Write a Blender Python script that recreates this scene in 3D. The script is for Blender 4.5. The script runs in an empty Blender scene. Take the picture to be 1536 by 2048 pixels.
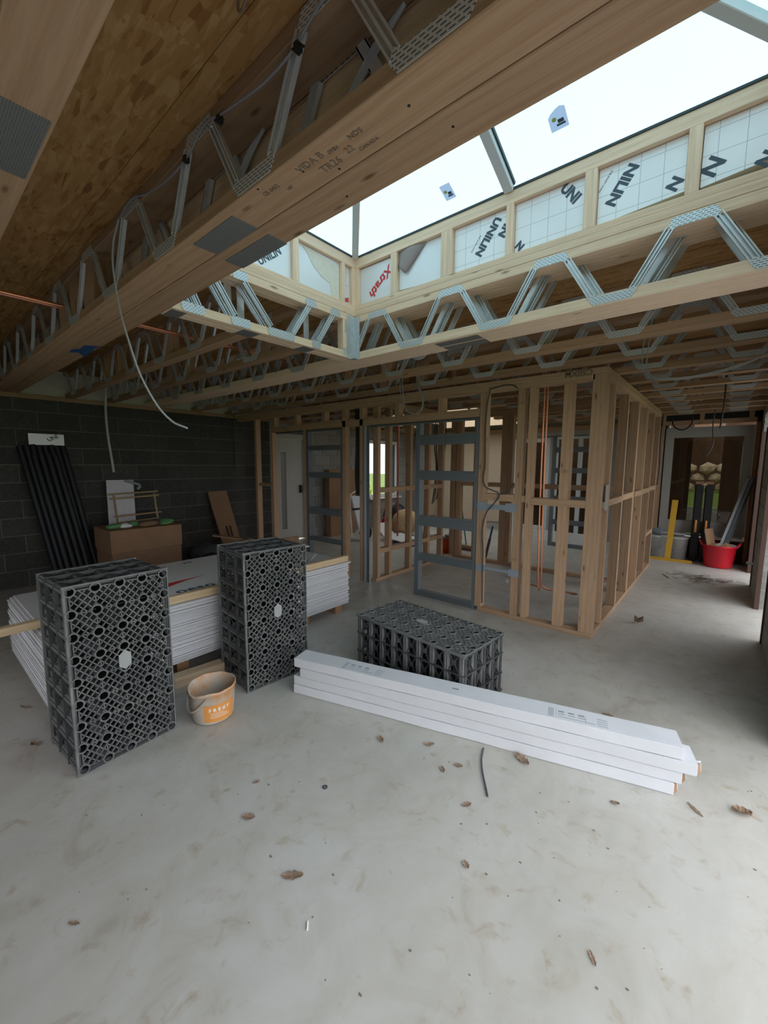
import bpy, bmesh, math, random
from mathutils import Vector, Matrix, Quaternion
random.seed(7)
C = bpy.context.scene.collection
SC = bpy.context.scene

# ------------------------------------------------------------------ camera
F_PX, YAW, PITCH, ROLL, EYE = 814.2, 0.69756, 0.11653, 0.00529, 1.6
cam_d = bpy.data.cameras.new('camera'); cam = bpy.data.objects.new('camera', cam_d); C.objects.link(cam)
SC.camera = cam
cam_d.sensor_fit = 'VERTICAL'; cam_d.sensor_height = 36.0
cam_d.lens = 36.0 * F_PX / 2048.0
cam_d.clip_start = 0.02; cam_d.clip_end = 300
_f = Vector((-math.sin(YAW)*math.cos(PITCH), math.cos(YAW)*math.cos(PITCH), -math.sin(PITCH)))
_r = Vector((math.cos(YAW), math.sin(YAW), 0)); _u = _r.cross(_f)
_r2 = _r*math.cos(ROLL) + _u*math.sin(ROLL); _u2 = _u*math.cos(ROLL) - _r*math.sin(ROLL)
cam.matrix_world = Matrix(((_r2.x, _u2.x, -_f.x, 0), (_r2.y, _u2.y, -_f.y, 0), (_r2.z, _u2.z, -_f.z, EYE), (0, 0, 0, 1)))

# ------------------------------------------------------------------ sky, light, exposure
SKY = (0.965, 0.98, 1.0); SKY_STRENGTH = 2.95
w = bpy.data.worlds.new('sky'); SC.world = w; w.use_nodes = True
wn = w.node_tree.nodes; wl = w.node_tree.links
bg = wn['Background']
tcw = wn.new('ShaderNodeTexCoord'); nzw = wn.new('ShaderNodeTexNoise'); nzw.inputs['Scale'].default_value = 1.6; nzw.inputs['Detail'].default_value = 3
rmw = wn.new('ShaderNodeValToRGB')
rmw.color_ramp.elements[0].position = .3; rmw.color_ramp.elements[0].color = (SKY[0]*.92, SKY[1]*.95, SKY[2], 1)
rmw.color_ramp.elements[1].position = .7; rmw.color_ramp.elements[1].color = (*SKY, 1)
wl.new(tcw.outputs['Generated'], nzw.inputs['Vector']); wl.new(nzw.outputs['Fac'], rmw.inputs['Fac']); wl.new(rmw.outputs['Color'], bg.inputs['Color'])
bg.inputs['Strength'].default_value = SKY_STRENGTH
vs = SC.view_settings
SC.display_settings.display_device = 'sRGB'
vs.view_transform = 'Standard'; vs.look = 'None'; vs.gamma = 1.0; vs.exposure = 0.25; vs.use_curve_mapping = False
SC.cycles.max_bounces = 10; SC.cycles.diffuse_bounces = 5; SC.cycles.transparent_max_bounces = 16
SC.cycles.caustics_reflective = False; SC.cycles.caustics_refractive = False
SC.cycles.use_denoising = True
SC.cycles.sample_clamp_indirect = 6.0

# ------------------------------------------------------------------ materials
def mat(name, base=(.5, .5, .5), rough=.6, metal=0.0, spec=.5):
    m = bpy.data.materials.new(name); m.use_nodes = True
    b = m.node_tree.nodes['Principled BSDF']
    b.inputs['Base Color'].default_value = (*base, 1); b.inputs['Roughness'].default_value = rough
    b.inputs['Metallic'].default_value = metal; b.inputs['Specular IOR Level'].default_value = spec
    return m
def nodes(m):
    t = m.node_tree
    return t.nodes, t.links, t.nodes['Principled BSDF']
def ramp(n, stops):
    r = n.new('ShaderNodeValToRGB'); e = r.color_ramp.elements
    while len(e) < len(stops): e.new(.5)
    for i, (p, c) in enumerate(stops):
        e[i].position = p; e[i].color = (*c, 1) if len(c) == 3 else c
    return r
def coords(n, l, scale, rand=True, rot=(0, 0, 0)):
    tc = n.new('ShaderNodeTexCoord'); mp = n.new('ShaderNodeMapping')
    mp.inputs['Scale'].default_value = scale; mp.inputs['Rotation'].default_value = rot
    if rand:
        oi = n.new('ShaderNodeObjectInfo'); mul = n.new('ShaderNodeMath'); mul.operation = 'MULTIPLY'; mul.inputs[1].default_value = 37.0
        add = n.new('ShaderNodeVectorMath'); add.operation = 'ADD'
        l.new(oi.outputs['Random'], mul.inputs[0]); l.new(tc.outputs['Object'], add.inputs[0]); l.new(mul.outputs[0], add.inputs[1])
        l.new(add.outputs[0], mp.inputs['Vector'])
    else:
        l.new(tc.outputs['Object'], mp.inputs['Vector'])
    return mp
def mixc(n, l, fac, a, b, mode='MIX'):
    x = n.new('ShaderNodeMix'); x.data_type = 'RGBA'; x.blend_type = mode
    if isinstance(fac, (int, float)): x.inputs['Factor'].default_value = fac
    else: l.new(fac, x.inputs['Factor'])
    for s, v in (('A', a), ('B', b)):
        i = [q for q in x.inputs if q.name == s and q.type == 'RGBA'][0]
        if isinstance(v, tuple): i.default_value = (*v, 1)
        else: l.new(v, i)
    return [q for q in x.outputs if q.type == 'RGBA'][0]
def bump(n, l, b, h, strength=.2, dist=.01):
    bp = n.new('ShaderNodeBump'); bp.inputs['Strength'].default_value = strength; bp.inputs['Distance'].default_value = dist
    l.new(h, bp.inputs['Height']); l.new(bp.outputs['Normal'], b.inputs['Normal'])

def timber(name, c1, c2, vary=.16, knots=True, grain=1.0):
    m = mat(name, rough=.72, spec=.25); n, l, b = nodes(m)
    mp = coords(n, l, (1.2*grain, 9*grain, 9*grain))
    nz = n.new('ShaderNodeTexNoise'); nz.inputs['Scale'].default_value = 1.3; nz.inputs['Detail'].default_value = 3
    l.new(mp.outputs[0], nz.inputs['Vector'])
    wv = n.new('ShaderNodeTexWave'); wv.wave_type = 'RINGS'; wv.rings_direction = 'X'
    wv.inputs['Scale'].default_value = 1.1; wv.inputs['Distortion'].default_value = 5; wv.inputs['Detail'].default_value = 2; wv.inputs['Detail Scale'].default_value = .8
    l.new(mp.outputs[0], wv.inputs['Vector'])
    mp2 = coords(n, l, (6, 160, 160)); n2 = n.new('ShaderNodeTexNoise'); n2.inputs['Scale'].default_value = 1; n2.inputs['Detail'].default_value = 2
    l.new(mp2.outputs[0], n2.inputs['Vector'])
    r = ramp(n, [(.0, c1), (.62, tuple(a*.72+b_*.28 for a, b_ in zip(c1, c2))), (1, tuple(a*.35+b_*.65 for a, b_ in zip(c1, c2)))])
    l.new(wv.outputs['Fac'], r.inputs['Fac'])
    col = mixc(n, l, nz.outputs['Fac'], r.outputs['Color'], c1)
    r2 = ramp(n, [(.3, (.88, .88, .88)), (.7, (1.06, 1.06, 1.06))]); l.new(n2.outputs['Fac'], r2.inputs['Fac'])
    col = mixc(n, l, 1.0, col, r2.outputs['Color'], 'MULTIPLY')
    if knots:
        mpk = coords(n, l, (3.2, 11, 11)); vo = n.new('ShaderNodeTexVoronoi'); vo.inputs['Scale'].default_value = 1.0; vo.inputs['Randomness'].default_value = 1
        l.new(mpk.outputs[0], vo.inputs['Vector'])
        rk = ramp(n, [(.0, (1, 1, 1)), (.05, (.9, .9, .9)), (.13, (0, 0, 0))]); l.new(vo.outputs['Distance'], rk.inputs['Fac'])
        col = mixc(n, l, rk.outputs['Color'], col, tuple(x*.45 for x in c2))
    oi = n.new('ShaderNodeObjectInfo'); rv = ramp(n, [(0, (1-vary,)*3), (1, (1+vary*.4,)*3)]); l.new(oi.outputs['Random'], rv.inputs['Fac'])
    col = mixc(n, l, 1.0, col, rv.outputs['Color'], 'MULTIPLY')
    l.new(col, b.inputs['Base Color'])
    bump(n, l, b, n2.outputs['Fac'], .15, .002)
    return m
M = {}
M['joist'] = timber('joist_timber', (.43, .285, .175), (.31, .165, .08))
M['curb'] = timber('upstand_timber', (.92, .71, .52), (.76, .52, .33), .06)
M['stud'] = timber('stud_timber', (.50, .335, .215), (.36, .205, .11), .14)
M['batten'] = timber('batten_timber', (.74, .56, .36), (.55, .36, .19), .1)
M['infill'] = timber('infill_timber', (.72, .56, .36), (.6, .42, .22), .05)
M['oldwood'] = timber('weathered_timber', (.50, .38, .26), (.32, .2, .12), .2)
M['pallet'] = timber('pallet_timber', (.42, .24, .13), (.28, .13, .06), .2)
M['bamboo'] = timber('bamboo_cane', (.42, .31, .17), (.28, .18, .09), .1, False)

m = M['osb'] = mat('oriented_strand_board', rough=.75, spec=.25); n, l, b = nodes(m)
def strands(rot, sc):
    mp = coords(n, l, sc, True, (0, 0, rot)); vo = n.new('ShaderNodeTexVoronoi'); vo.inputs['Scale'].default_value = 1
    nzd = n.new('ShaderNodeTexNoise'); nzd.inputs['Scale'].default_value = .6; l.new(mp.outputs[0], nzd.inputs['Vector'])
    ad = n.new('ShaderNodeVectorMath'); ad.operation = 'ADD'; l.new(mp.outputs[0], ad.inputs[0]); l.new(nzd.outputs['Color'], ad.inputs[1])
    l.new(ad.outputs[0], vo.inputs['Vector'])
    sp = n.new('ShaderNodeSeparateColor'); l.new(vo.outputs['Color'], sp.inputs[0]); return sp.outputs[0]
a1 = strands(.35, (7, 52, 9)); a2 = strands(-.35, (8, 58, 11)); a3 = strands(.9, (9, 48, 10))
nz = n.new('ShaderNodeTexNoise'); nz.inputs['Scale'].default_value = 9; mpn = coords(n, l, (1, 1, 1)); l.new(mpn.outputs[0], nz.inputs['Vector'])
r1 = ramp(n, [(.08, (.22, .10, .032)), (.3, (.33, .175, .058)), (.6, (.37, .21, .08)), (.9, (.43, .265, .115))])
mx = n.new('ShaderNodeMix'); mx.data_type = 'FLOAT'; gt = n.new('ShaderNodeMath'); gt.operation = 'GREATER_THAN'; gt.inputs[1].default_value = .52
l.new(nz.outputs['Fac'], gt.inputs[0]); l.new(gt.outputs[0], mx.inputs[0]); l.new(a1, mx.inputs[2]); l.new(a2, mx.inputs[3])
mx2 = n.new('ShaderNodeMix'); mx2.data_type = 'FLOAT'; mx2.inputs[0].default_value = .42; l.new(mx.outputs[0], mx2.inputs[2]); l.new(a3, mx2.inputs[3])
l.new(mx2.outputs[0], r1.inputs['Fac']); l.new(r1.outputs['Color'], b.inputs['Base Color']); bump(n, l, b, mx2.outputs[0], .2, .004)

m = M['concrete'] = mat('power_floated_concrete', rough=.42, spec=.35); n, l, b = nodes(m)
mp = coords(n, l, (1, 1, 1), False)
def noise(s, d=4, r=.55, src=None, dist=0):
    z = n.new('ShaderNodeTexNoise'); z.inputs['Scale'].default_value = s; z.inputs['Detail'].default_value = d; z.inputs['Roughness'].default_value = r; z.inputs['Distortion'].default_value = dist
    l.new((src or mp).outputs[0], z.inputs['Vector']); return z
za = noise(.8, 5); ra = ramp(n, [(.3, (.43, .42, .385)), (.5, (.50, .485, .45)), (.7, (.535, .53, .51))]); l.new(za.outputs['Fac'], ra.inputs['Fac'])
zb = noise(3.2, 6, .65, None, 1.2); rb = ramp(n, [(.42, (1, 1, 1)), (.60, (.93, .91, .88)), (.76, (.72, .66, .6))]); l.new(zb.outputs['Fac'], rb.inputs['Fac'])
col = mixc(n, l, 1.0, ra.outputs['Color'], rb.outputs['Color'], 'MULTIPLY')
zc = noise(11, 4, .6, None, .5); rc = ramp(n, [(.58, (1, 1, 1)), (.70, (.86, .80, .73)), (.8, (.66, .56, .46))]); l.new(zc.outputs['Fac'], rc.inputs['Fac'])
col = mixc(n, l, 1.0, col, rc.outputs['Color'], 'MULTIPLY')
mps = coords(n, l, (5, 1.4, 1), False, (0, 0, .6)); zd = noise(1.6, 3, .5, mps); rd = ramp(n, [(.45, (1, 1, 1)), (.75, (.92, .915, .9))]); l.new(zd.outputs['Fac'], rd.inputs['Fac'])
col = mixc(n, l, 1.0, col, rd.outputs['Color'], 'MULTIPLY')
l.new(col, b.inputs['Base Color'])
rr = ramp(n, [(.3, (.34, .34, .34)), (.7, (.58, .58, .58))]); l.new(zb.outputs['Fac'], rr.inputs['Fac']); l.new(rr.outputs['Color'], b.inputs['Roughness'])
bump(n, l, b, zc.outputs['Fac'], .04, .004)

def speckled(name, c1, c2, scale=30, rough=.85, bumps=.3, vary=.15, dist=.004):
    m = mat(name, rough=rough, spec=.25); n, l, b = nodes(m)
    mp = coords(n, l, (scale,)*3); z = n.new('ShaderNodeTexNoise'); z.inputs['Scale'].default_value = 1; z.inputs['Detail'].default_value = 6; z.inputs['Roughness'].default_value = .65
    l.new(mp.outputs[0], z.inputs['Vector']); r = ramp(n, [(.3, c1), (.7, c2)]); l.new(z.outputs['Fac'], r.inputs['Fac'])
    oi = n.new('ShaderNodeObjectInfo'); rv = ramp(n, [(0, (1-vary,)*3), (1, (1+vary,)*3)]); l.new(oi.outputs['Random'], rv.inputs['Fac'])
    l.new(mixc(n, l, 1.0, r.outputs['Color'], rv.outputs['Color'], 'MULTIPLY'), b.inputs['Base Color'])
    bump(n, l, b, z.outputs['Fac'], bumps, dist); return m
M['block'] = speckled('concrete_block', (.22, .215, .205), (.33, .325, .31), 25)
M['shadeblock'] = speckled('shade_toned_block', (.050, .049, .046), (.085, .083, .078), 25)  # darker copy of the block; the left wall's shade is put into its colour
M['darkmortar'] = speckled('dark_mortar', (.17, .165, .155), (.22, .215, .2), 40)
M['mortar'] = speckled('mortar', (.34, .33, .31), (.45, .44, .42), 40)
M['dryleaf'] = speckled('dry_leaf', (.20, .13, .09), (.34, .24, .17), 60)
M['card'] = speckled('corrugated_cardboard', (.26, .155, .09), (.31, .19, .115), 8, .85, .05)
M['plaster'] = speckled('plasterboard_edge', (.62, .62, .65), (.70, .70, .73), 14, .8, .05, .05)
M['boxwhite'] = speckled('white_carton', (.62, .63, .665), (.67, .68, .715), 6, .6, .05, .03)
M['render'] = speckled('white_insulated_lining', (.46, .43, .39), (.56, .53, .48), 10)
M['stone'] = speckled('pale_rubble_stone', (.48, .37, .27), (.62, .5, .38), 8)
M['grass'] = speckled('grass', (.10, .16, .03), (.2, .28, .06), 20)
M['paving'] = speckled('grey_paving', (.25, .25, .25), (.34, .34, .33), 10)
M['hoarding'] = speckled('brown_timber_hoarding', (.085, .042, .022), (.13, .07, .04), 6, .8)
M['chip'] = speckled('tan_sheathing_board', (.56, .45, .34), (.63, .52, .40), 20, .8, .05)
M['sack'] = speckled('brown_paper_sack', (.48, .33, .17), (.58, .42, .24), 12)
M['torn'] = speckled('torn_foam_insulation', (.72, .69, .58), (.80, .77, .67), 30, .9, .4)
M['greyfacer'] = mat('insulation_facer_back', (.33, .28, .265), .8)
M['foilplain'] = mat('plain_white_foil_facer', (.84, .86, .89), .4, .15)
M['galv'] = speckled('galvanised_steel', (.58, .62, .65), (.70, .74, .77), 25, .38, .05, .08)
nodes(M['galv'])[2].inputs['Metallic'].default_value = .5
m = M['plate'] = mat('punched_nail_plate', rough=.42, metal=.45); n, l, b = nodes(m)
mp = coords(n, l, (1, 1, 1), False)
br = n.new('ShaderNodeTexBrick'); br.offset = .5
br.inputs['Color1'].default_value = (.10, .105, .11, 1); br.inputs['Color2'].default_value = (.14, .14, .15, 1); br.inputs['Mortar'].default_value = (.70, .75, .78, 1)
br.inputs['Scale'].default_value = 1; br.inputs['Mortar Size'].default_value = .0034; br.inputs['Mortar Smooth'].default_value = .1
br.inputs['Brick Width'].default_value = .021; br.inputs['Row Height'].default_value = .0095
l.new(mp.outputs[0], br.inputs['Vector']); l.new(br.outputs['Color'], b.inputs['Base Color'])
m = M['nailplate'] = mat('pressed_connector_plate', rough=.5, metal=.5); n, l, b = nodes(m)
mp = coords(n, l, (1, 1, 1), False); br = n.new('ShaderNodeTexBrick'); br.offset = 0
br.inputs['Color1'].default_value = (.13, .14, .14, 1); br.inputs['Color2'].default_value = (.20, .20, .19, 1); br.inputs['Mortar'].default_value = (.27, .28, .28, 1)
br.inputs['Scale'].default_value = 1; br.inputs['Mortar Size'].default_value = .002; br.inputs['Brick Width'].default_value = .012; br.inputs['Row Height'].default_value = .006
l.new(mp.outputs[0], br.inputs['Vector']); l.new(br.outputs['Color'], b.inputs['Base Color'])
m = M['foil'] = mat('printed_foil_facer', rough=.35, metal=.2); n, l, b = nodes(m)
mp = coords(n, l, (1, 1, 1), False, (math.pi/2, 0, 0)); br = n.new('ShaderNodeTexBrick'); br.offset = 0
br.inputs['Color1'].default_value = (.88, .87, .88, 1); br.inputs['Color2'].default_value = (.90, .89, .90, 1); br.inputs['Mortar'].default_value = (.36, .41, .46, 1)
br.inputs['Scale'].default_value = 1; br.inputs['Mortar Size'].default_value = .0011; br.inputs['Brick Width'].default_value = .1; br.inputs['Row Height'].default_value = .1
l.new(mp.outputs[0], br.inputs['Vector']); l.new(br.outputs['Color'], b.inputs['Base Color'])
m = M['crate'] = mat('dusty_black_plastic', rough=.5, spec=.5); n, l, b = nodes(m)
mp = coords(n, l, (9, 9, 9)); z = n.new('ShaderNodeTexNoise'); z.inputs['Scale'].default_value = 1; z.inputs['Detail'].default_value = 5; l.new(mp.outputs[0], z.inputs['Vector'])
r = ramp(n, [(.32, (.030, .032, .035)), (.6, (.062, .065, .066)), (.8, (.15, .15, .14))]); l.new(z.outputs['Fac'], r.inputs['Fac']); l.new(r.outputs['Color'], b.inputs['Base Color'])
m = M['crate2'] = mat('dusty_grey_plastic_rim', rough=.5, spec=.5); n, l, b = nodes(m)
mp = coords(n, l, (9, 9, 9)); z = n.new('ShaderNodeTexNoise'); z.inputs['Scale'].default_value = 1; z.inputs['Detail'].default_value = 5; l.new(mp.outputs[0], z.inputs['Vector'])
r = ramp(n, [(.3, (.105, .11, .112)), (.6, (.165, .17, .168)), (.8, (.25, .25, .235))]); l.new(z.outputs['Fac'], r.inputs['Fac']); l.new(r.outputs['Color'], b.inputs['Base Color'])
m = M['bucket'] = mat('stained_bucket_plastic', rough=.6); n, l, b = nodes(m)
mp = coords(n, l, (7, 7, 7)); z = n.new('ShaderNodeTexNoise'); z.inputs['Scale'].default_value = 1; z.inputs['Detail'].default_value = 6; z.inputs['Roughness'].default_value = .7; l.new(mp.outputs[0], z.inputs['Vector'])
r = ramp(n, [(.36, (.62, .31, .14)), (.47, (.56, .42, .31)), (.58, (.52, .48, .43))]); l.new(z.outputs['Fac'], r.inputs['Fac']); l.new(r.outputs['Color'], b.inputs['Base Color'])
M['plasterdust'] = speckled('dried_plaster', (.40, .36, .30), (.55, .51, .44), 14)
for k, v in dict(orange=(.72, .30, .07), whiteframe=(.33,.32,.295), darkpost=(.075,.036,.024), badge=(.33,.34,.34), whiteink=(.85, .83, .78), ink=(.06, .09, .13), redink=(.65, .04, .05), stamp=(.20, .15, .11), black=(.012, .012, .013),
                 pipeblack=(.012, .014, .018), red=(.62, .012, .03), orangetub=(.62, .075, .02), yellow=(.62, .36, .03), bluetape=(.02, .09, .26), bluehandle=(.03, .07, .22), green=(.12, .30, .12),
                 darkcable=(.25,.25,.27), graycable=(.45, .47, .50), whitepipe=(.55, .56, .55), white=(.76, .76, .76), whitedoor=(.52, .51, .49), alu=(.62, .66, .68), gasket=(.03, .05, .055), teal=(.05, .16, .14),
                 redpipe=(.42, .12, .09), brush=(.2, .14, .09), paleblue=(.45, .5, .57), greydark=(.07, .075, .085), metalpost=(.27, .31, .36), label=(.62, .66, .72), slate=(.12, .16, .24), lime=(.45, .55, .1)).items():
    M[k] = mat(k+'_finish', v, .55)
M['red'] = mat('red_flexible_plastic', (.62, .012, .03), .35)
M['copper'] = mat('copper_tube', (.78, .34, .20), .35, .85)
M['steel'] = mat('blue_grey_galvanised_track', (.185, .21, .23), .5, .4)
m = M['glass'] = mat('tinted_glazing'); n, l, b = nodes(m)
def glassify(m, tint, strength=.10):
    n, l, b = nodes(m); out = n['Material Output']
    tr = n.new('ShaderNodeBsdfTransparent'); tr.inputs['Color'].default_value = (*tint, 1)
    gl = n.new('ShaderNodeBsdfGlossy'); gl.inputs['Roughness'].default_value = .02
    fr = n.new('ShaderNodeFresnel'); fr.inputs['IOR'].default_value = 1.5
    mu = n.new('ShaderNodeMath'); mu.operation = 'MULTIPLY'; mu.inputs[1].default_value = strength; geo = n.new('ShaderNodeNewGeometry'); inv = n.new('ShaderNodeMath'); inv.operation = 'SUBTRACT'; inv.inputs[0].default_value = 1.0; l.new(geo.outputs['Backfacing'], inv.inputs[1]); m2 = n.new('ShaderNodeMath'); m2.operation = 'MULTIPLY'; l.new(inv.outputs[0], m2.inputs[0]); l.new(fr.outputs[0], m2.inputs[1]); l.new(m2.outputs[0], mu.inputs[0])
    ms = n.new('ShaderNodeMixShader'); l.new(mu.outputs[0], ms.inputs[0]); l.new(tr.outputs[0], ms.inputs[1]); l.new(gl.outputs[0], ms.inputs[2]); l.new(ms.outputs[0], out.inputs['Surface'])
GLASS_TINT = (.54, .655, .675)
glassify(M['glass'], GLASS_TINT, .6)
M['pane'] = mat('window_glass'); glassify(M['pane'], (.80, .82, .80), 1.0)
m = M['sticker'] = mat('backlit_paper_sticker'); n, l, b = nodes(m)
tl = n.new('ShaderNodeBsdfTranslucent'); tl.inputs['Color'].default_value = (.62, .62, .70, 1); l.new(tl.outputs[0], n['Material Output'].inputs['Surface'])
m = M['frosted'] = mat('frosted_glass'); n, l, b = nodes(m)
tl = n.new('ShaderNodeBsdfTranslucent'); tl.inputs['Color'].default_value = (.16, .155, .15, 1); l.new(tl.outputs[0], n['Material Output'].inputs['Surface'])
M['darkpane'] = mat('dusty_tinted_window_glass'); glassify(M['darkpane'], (.38, .37, .33), 1.2)

# ------------------------------------------------------------------ builders
def wm(o):
    return o.matrix_world.copy() if o.parent is None else wm(o.parent) @ o.matrix_parent_inverse @ o.matrix_basis
def attach(o, parent):
    if parent is not None:
        o.parent = parent; o.matrix_parent_inverse = full(parent).inverted()
    return o
FULL = {}
def full(o):                       # world matrix without a depsgraph update
    if o.parent is None: return o.matrix_basis.copy()
    return full(o.parent) @ o.matrix_parent_inverse @ o.matrix_basis
def tag(o, label=None, cat=None, group=None, kind=None):
    if label: o['label'] = label
    if cat: o['category'] = cat
    if group: o['group'] = group
    if kind: o['kind'] = kind
    return o
def thing(name, loc, label, cat, group=None, rz=0):
    o = bpy.data.objects.new(name, None); C.objects.link(o); o.location = loc; o.rotation_euler = (0, 0, rz); o.empty_display_size = .1
    return tag(o, label, cat, group)
def put(name, me, matrix, parent=None):
    o = bpy.data.objects.new(name, me); C.objects.link(o); o.matrix_basis = matrix
    attach(o, parent); return o
def finish(name, bm, material, parent=None, smooth=False, centre=True, matrix=None):
    bmesh.ops.recalc_face_normals(bm, faces=bm.faces)
    off = Vector((0, 0, 0))
    if centre and bm.verts:
        lo = Vector([min(v.co[i] for v in bm.verts) for i in range(3)]); hi = Vector([max(v.co[i] for v in bm.verts) for i in range(3)])
        off = (lo+hi)/2
        for v in bm.verts: v.co -= off
    me = bpy.data.meshes.new(name); bm.to_mesh(me); bm.free()
    for mm in (material if isinstance(material, (list, tuple)) else [material]): me.materials.append(mm)
    if smooth:
        for p in me.polygons: p.use_smooth = True
    return put(name, me, (matrix or Matrix()) @ Matrix.Translation(off), parent)
BOXC = {}
def boxmesh(sx, sy, sz, material, bev=0.0):
    k = (round(sx, 4), round(sy, 4), round(sz, 4), material.name, bev)
    if k not in BOXC:
        bm = bmesh.new(); bmesh.ops.create_cube(bm, size=1)
        for v in bm.verts: v.co = Vector((v.co.x*sx, v.co.y*sy, v.co.z*sz))
        if bev: bmesh.ops.bevel(bm, geom=list(bm.edges), offset=bev, segments=1, affect='EDGES')
        me = bpy.data.meshes.new('box'); bm.to_mesh(me); bm.free(); me.materials.append(material); BOXC[k] = me
    return BOXC[k]
def beam(name, lo, hi, material, parent=None, bev=0.0, axis=None, jitter=0.0):
    """box lo..hi whose longest side is its local X, so that the grain follows it"""
    lo = Vector(lo); hi = Vector(hi); c = (lo+hi)/2; s = hi-lo
    a = axis if axis is not None else max(range(3), key=lambda i: s[i])
    if a == 0: dims = (s.x, s.y, s.z); R = Matrix()
    elif a == 1: dims = (s.y, s.x, s.z); R = Matrix.Rotation(math.pi/2, 4, 'Z')
    else: dims = (s.z, s.y, s.x); R = Matrix.Rotation(-math.pi/2, 4, 'Y')
    return put(name, boxmesh(*dims, material, bev), Matrix.Translation(c) @ R, parent)
def slant(name, p, q, wy, wz, material, parent=None, bev=0.0, up=(0, 0, 1), roll=0):
    p = Vector(p); q = Vector(q); d = (q-p); L = d.length; x = d.normalized(); u = Vector(up)
    y = u.cross(x)
    if y.length < 1e-4: y = Vector((0, 1, 0))
    y.normalize(); z = x.cross(y)
    R = Matrix((x, y, z)).transposed().to_4x4()
    return put(name, boxmesh(L, wy, wz, material, bev), Matrix.Translation((p+q)/2) @ R @ Matrix.Rotation(roll, 4, 'X'), parent)
def bbox(bm, lo, hi, mtx=None, mi=0):
    r = bmesh.ops.create_cube(bm, size=1); lo = Vector(lo); hi = Vector(hi)
    for v in r['verts']:
        v.co = Vector([(lo[i]+hi[i])/2 + v.co[i]*(hi[i]-lo[i]) for i in range(3)])
        if mtx: v.co = mtx @ v.co
    if mi:
        for f in {f for v in r['verts'] for f in v.link_faces}: f.material_index = mi
def bbar(bm, p, q, wa, wb, up=(0, 0, 1)):
    p = Vector(p); q = Vector(q); d = q-p; L = d.length
    if L < 1e-6: return
    x = d/L; y = Vector(up).cross(x)
    if y.length < 1e-4: y = Vector((0, 1, 0)).cross(x)
    y.normalize(); z = x.cross(y); R = Matrix((x, y, z)).transposed().to_4x4(); R.translation = (p+q)/2
    bbox(bm, (-L/2, -wa/2, -wb/2), (L/2, wa/2, wb/2), R)
def tube_curve(name, pts, r, material, parent=None, res=3, cyclic=False):
    cu = bpy.data.curves.new(name, 'CURVE'); cu.dimensions = '3D'; cu.bevel_depth = r; cu.bevel_resolution = res; cu.resolution_u = 6; cu.use_fill_caps = True
    P0 = Vector(pts[0]); sp = cu.splines.new('POLY' if len(pts) < 3 else 'BEZIER')
    if len(pts) < 3:
        sp.points.add(len(pts)-1)
        for i, p in enumerate(pts): sp.points[i].co = (*(Vector(p)-P0), 1)
    else:
        sp.bezier_points.add(len(pts)-1)
        for i, p in enumerate(pts):
            bp = sp.bezier_points[i]; bp.co = Vector(p)-P0; bp.handle_left_type = bp.handle_right_type = 'AUTO'
    sp.use_cyclic_u = cyclic
    cu.materials.append(material)
    return put(name, cu, Matrix.Translation(P0), parent)
def lathe(bm, prof, seg=28, mtx=None, jit=None):
    rings = []
    for r, z in prof:
        ring = []
        for i in range(seg):
            a = 2*math.pi*i/seg; v = Vector((r*math.cos(a), r*math.sin(a), z))
            if jit: v = jit(v, a, r, z)
            ring.append(bm.verts.new(mtx @ v if mtx else v))
        rings.append(ring)
    for A, B in zip(rings, rings[1:]):
        for i in range(seg): bm.faces.new((A[i], A[(i+1) % seg], B[(i+1) % seg], B[i]))
    return rings
def text(name, body, pos, xd, nrm, size, material, parent=None, shear=0, align='LEFT', bold=0.0, spacing=1.0):
    cu = bpy.data.curves.new(name, 'FONT'); cu.body = body; cu.size = size; cu.extrude = .0004; cu.shear = shear; cu.align_x = align; cu.offset = bold; cu.space_character = spacing
    cu.resolution_u = 2
    x = Vector(xd).normalized(); z = Vector(nrm).normalized(); x = (x - z*x.dot(z)).normalized(); y = z.cross(x)
    R = Matrix((x, y, z)).transposed().to_4x4(); R.translation = Vector(pos); cu.materials.append(material)
    return put(name, cu, R, parent)
def poly(bm, pts, thick, nrm=(0, 0, 1)):
    a = [bm.verts.new(Vector(p)) for p in pts]; f = bm.faces.new(a)
    if thick:
        r = bmesh.ops.extrude_face_region(bm, geom=[f]); d = Vector(nrm)*thick
        for g in r['geom']:
            if isinstance(g, bmesh.types.BMVert): g.co += d
def blob(bm, c, r, seed, sq=(1, 1, 1), rough=.25, sub=2):
    rnd = random.Random(seed); res = bmesh.ops.create_icosphere(bm, subdivisions=sub, radius=1)
    k = [(Vector((rnd.uniform(-1, 1), rnd.uniform(-1, 1), rnd.uniform(-1, 1))).normalized(), rnd.uniform(-1, 1)) for _ in range(9)]
    for v in res['verts']:
        s = 1 + rough*sum(wt*max(0, v.co.normalized().dot(d))**3 for d, wt in k)
        v.co = Vector(c) + Vector((v.co.x*r*sq[0], v.co.y*r*sq[1], v.co.z*r*sq[2]))*s

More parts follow.
